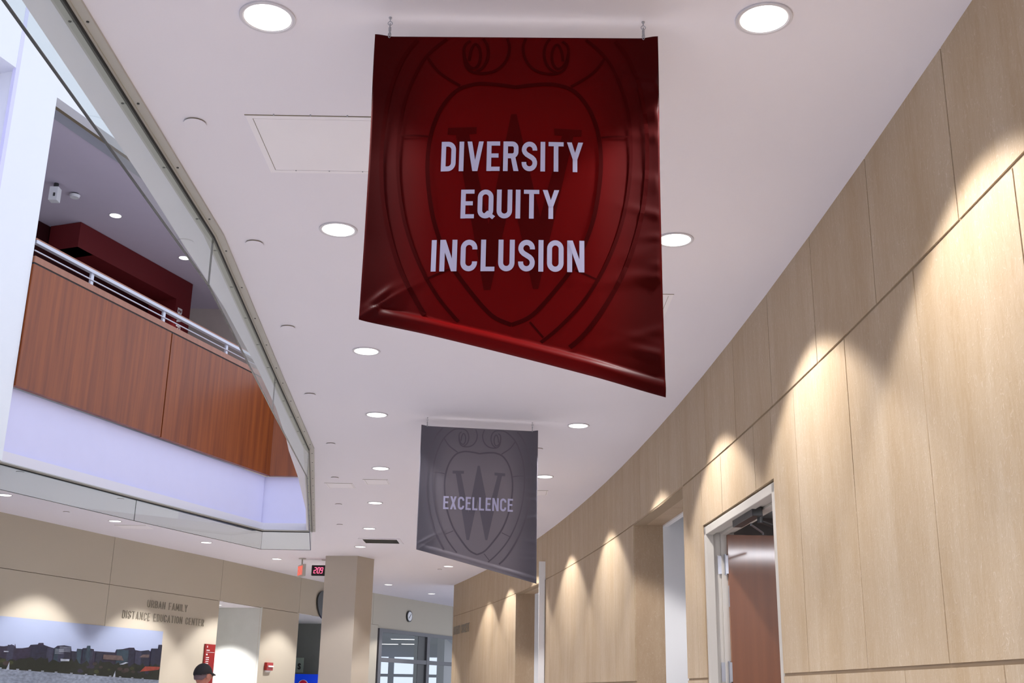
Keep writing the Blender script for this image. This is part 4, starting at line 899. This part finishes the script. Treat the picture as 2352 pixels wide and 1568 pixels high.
# ------------------------------------------------------------------ person in a black cap
pr = empty('person', (-3.39, 13.2, 0), 'person in a black peaked cap facing right, only the head in the picture', 'person')
px, py = -3.395, 13.2
def skin(name, pts, edges, m, par, lev=2):
    me = bpy.data.meshes.new(name); me.from_pydata([p[:3] for p in pts], edges, []); me.materials.append(m)
    o = bpy.data.objects.new(name, me); C.objects.link(o); o.parent = par; o.matrix_parent_inverse = Matrix.Translation(-par.location)
    o.modifiers.new('skin', 'SKIN'); 
    for i, p in enumerate(pts):
        sv = me.skin_vertices[0].data[i]; sv.radius = (p[3], p[4] if len(p) > 4 else p[3]); sv.use_root = (i == 0)
    sb = o.modifiers.new('subsurf', 'SUBSURF'); sb.levels = lev; sb.render_levels = lev
    for p in me.polygons: p.use_smooth = True
    o.modifiers['skin'].use_smooth_shade = True
    return o
X, Y = px-.02, py
body = [(X, Y, .95, .13), (X, Y, 1.12, .12), (X, Y, 1.32, .145), (X+.0, Y, 1.43, .09), (X+.01, Y, 1.50, .055), (X+.02, Y, 1.555, .058), (X+.03, Y, 1.62, .082), (X+.03, Y, 1.69, .078),
        (X, Y-.10, .88, .085), (X+.02, Y-.11, .50, .058), (X-.02, Y-.11, .10, .04), (X+.10, Y-.11, .045, .035), (X+.20, Y-.11, .03, .025),
        (X, Y+.10, .88, .085), (X-.02, Y+.11, .50, .058), (X-.08, Y+.11, .10, .04), (X+.04, Y+.11, .045, .035), (X+.14, Y+.11, .03, .025),
        (X, Y-.19, 1.38, .055), (X-.02, Y-.24, 1.12, .042), (X+.06, Y-.25, .88, .030), (X+.08, Y-.25, .80, .036),
        (X, Y+.19, 1.38, .055), (X-.02, Y+.24, 1.12, .042), (X+.06, Y+.25, .88, .030), (X+.08, Y+.25, .80, .036)]
be = [(0, 1), (1, 2), (2, 3), (3, 4), (4, 5), (5, 6), (6, 7), (0, 8), (8, 9), (9, 10), (10, 11), (11, 12), (0, 13), (13, 14), (14, 15), (15, 16), (16, 17), (2, 18), (18, 19), (19, 20), (20, 21), (2, 22), (22, 23), (23, 24), (24, 25)]
for side, k in ((-1, 21), (1, 25)):        # five fingers to each hand
    hx, hy, hz = body[k][:3]
    for j, (dx, ln) in enumerate(((.025, .07), (.009, .08), (-.008, .075), (-.024, .06))):
        i0 = len(body); body += [(hx+dx, hy, hz-.035, .010), (hx+dx+.006, hy, hz-.035-ln*.5, .009), (hx+dx+.018, hy-side*.004, hz-.035-ln, .007)]
        be += [(k, i0), (i0, i0+1), (i0+1, i0+2)]
    i0 = len(body); body += [(hx+.040, hy-side*.012, hz-.01, .011), (hx+.058, hy-side*.016, hz-.045, .008)]; be += [(k, i0), (i0, i0+1)]
skin('body', body, be, M['skin'], pr)
HX_, HZ = X+.03, 1.645
def ball(name, c, r, sc, m, par, cut=None, seg=28):
    bm = bmesh.new(); bmesh.ops.create_uvsphere(bm, u_segments=seg, v_segments=seg//2, radius=r)
    for v in bm.verts: v.co = Vector((v.co.x*sc[0]+c[0], v.co.y*sc[1]+c[1], v.co.z*sc[2]+c[2]))
    if cut is not None: bmesh.ops.delete(bm, geom=[v for v in bm.verts if v.co.z < cut(v.co)], context='VERTS')
    me = bpy.data.meshes.new(name); bm.to_mesh(me); bm.free(); me.materials.append(m)
    for p in me.polygons: p.use_smooth = True
    o = bpy.data.objects.new(name, me); C.objects.link(o); o.parent = par
    if par.type == 'EMPTY': o.matrix_parent_inverse = Matrix.Translation(-par.location)
    return o
def face():   # skull with brow, nose, mouth and chin, looking to +x
    bm = bmesh.new(); bmesh.ops.create_uvsphere(bm, u_segments=48, v_segments=32, radius=1)
    for v in bm.verts:
        x, y, z = v.co; 
        w_ = 1-.28*max(0, -z)**1.3; X_ = x*.098*(1-.10*max(0, -z)); Y_ = y*.076*w_; Z_ = z*.118
        if x > 0:
            c = math.exp(-(y/.16)**2)
            X_ += .026*c*math.exp(-((z+.12)/.16)**2)*x+.010*c*math.exp(-((z+.12)/.35)**2)      # nose
            X_ += .008*math.exp(-(y/.35)**2)*math.exp(-((z+.50)/.10)**2)+.010*math.exp(-(y/.35)**2)*math.exp(-((z+.85)/.18)**2)
            X_ -= .008*math.exp(-((abs(y)-.38)/.15)**2)*math.exp(-((z-.05)/.14)**2)+.004*math.exp(-(y/.4)**2)*math.exp(-((z+.62)/.05)**2)
        v.co = (HX_+X_, py+Y_, HZ+Z_)
    me = bpy.data.meshes.new('head'); bm.to_mesh(me); bm.free(); me.materials.append(M['skin'])
    for p in me.polygons: p.use_smooth = True
    o = bpy.data.objects.new('head', me); C.objects.link(o); o.parent = pr; o.matrix_parent_inverse = Matrix.Translation(-pr.location); return o
hd = face()
for sy in (-1, 1):
    ball('ear', (HX_+.012, py+sy*.079, HZ-.012), .03, (.62, .35, 1.), M['skin'], hd, seg=16); ball('eye', (HX_+.083, py+sy*.030, HZ+.008), .011, (1, 1, 1), M['white'], hd, seg=12)
ball('hair', (HX_-.008, py, HZ), .1, (1.0, .80, 1.18), M['hair'], pr, cut=lambda c: HZ-.055+.9*max(0, c.x-HX_+.04), seg=96)
cp = empty('cap', (HX_, py, HZ+.03), None, None); del_keys(cp); cp.parent = pr; cp.matrix_parent_inverse = Matrix.Translation(-pr.location)
bpy.context.view_layer.update()
c_ = ball('crown', (HX_-.004, py, HZ+.008), .1, (1.10, .92, 1.20), M['cap'], pr, cut=lambda c: HZ+.010+.16*(c.x-HX_), seg=96); sub(c_, cp)
mb = MB(); vs = []; 
for j in range(9):
    for i in range(9):
        a = (i/8-.5)*2; r = j/8; yy = a*(.070-.012*r*r); xx = HX_+.075*math.sqrt(max(0, 1-(a*.8)**2))+r*.085*math.sqrt(max(.04, 1-a*a*.75))
        vs.append((xx, py+yy, HZ+.034-.030*r*r-.012*a*a))
mb.add(vs, [(j*9+i, j*9+i+1, (j+1)*9+i+1, (j+1)*9+i) for j in range(8) for i in range(8)])
bk = mb.build('brim', M['cap'], None, smooth=True); md = bk.modifiers.new('s', 'SOLIDIFY'); md.thickness = .006; sub(bk, cp)
skin('shirt', [(X, Y, .93, .155), (X, Y, 1.12, .145), (X, Y, 1.32, .168), (X, Y, 1.42, .115), (X, Y-.19, 1.385, .075), (X-.01, Y-.22, 1.22, .062), (X, Y+.19, 1.385, .075), (X-.01, Y+.22, 1.22, .062)], [(0, 1), (1, 2), (2, 3), (2, 4), (4, 5), (2, 6), (6, 7)], M['shirt'], pr)
skin('trousers', [(X, Y, .95, .15), (X, Y-.10, .86, .105), (X+.02, Y-.11, .50, .082), (X-.02, Y-.11, .10, .065), (X, Y+.10, .86, .105), (X-.02, Y+.11, .50, .082), (X-.08, Y+.11, .10, .065)], [(0, 1), (1, 2), (2, 3), (0, 4), (4, 5), (5, 6)], M['jeans'], pr)

pr.rotation_euler.z = math.radians(46)
# ------------------------------------------------------------------ world and colour management
w_ = bpy.data.worlds.new('world'); bpy.context.scene.world = w_; w_.use_nodes = True; nt = w_.node_tree; bg = nt.nodes['Background']
tc = nt.nodes.new('ShaderNodeTexCoord'); sx = nt.nodes.new('ShaderNodeSeparateXYZ'); nt.links.new(tc.outputs['Generated'], sx.inputs[0])
rp = nt.nodes.new('ShaderNodeValToRGB'); nt.links.new(sx.outputs['Z'], rp.inputs['Fac']); e = rp.color_ramp.elements
e[0].position = 0.; e[0].color = (.80, .84, .95, 1); e[1].position = .6; e[1].color = (.72, .80, 1., 1)
nt.links.new(rp.outputs['Color'], bg.inputs['Color']); bg.inputs['Strength'].default_value = WORLD
sc = bpy.context.scene; vs_ = sc.view_settings; vs_.view_transform = 'Standard'; vs_.look = 'None'; vs_.gamma = 1; vs_.use_curve_mapping = False; vs_.exposure = EXPO
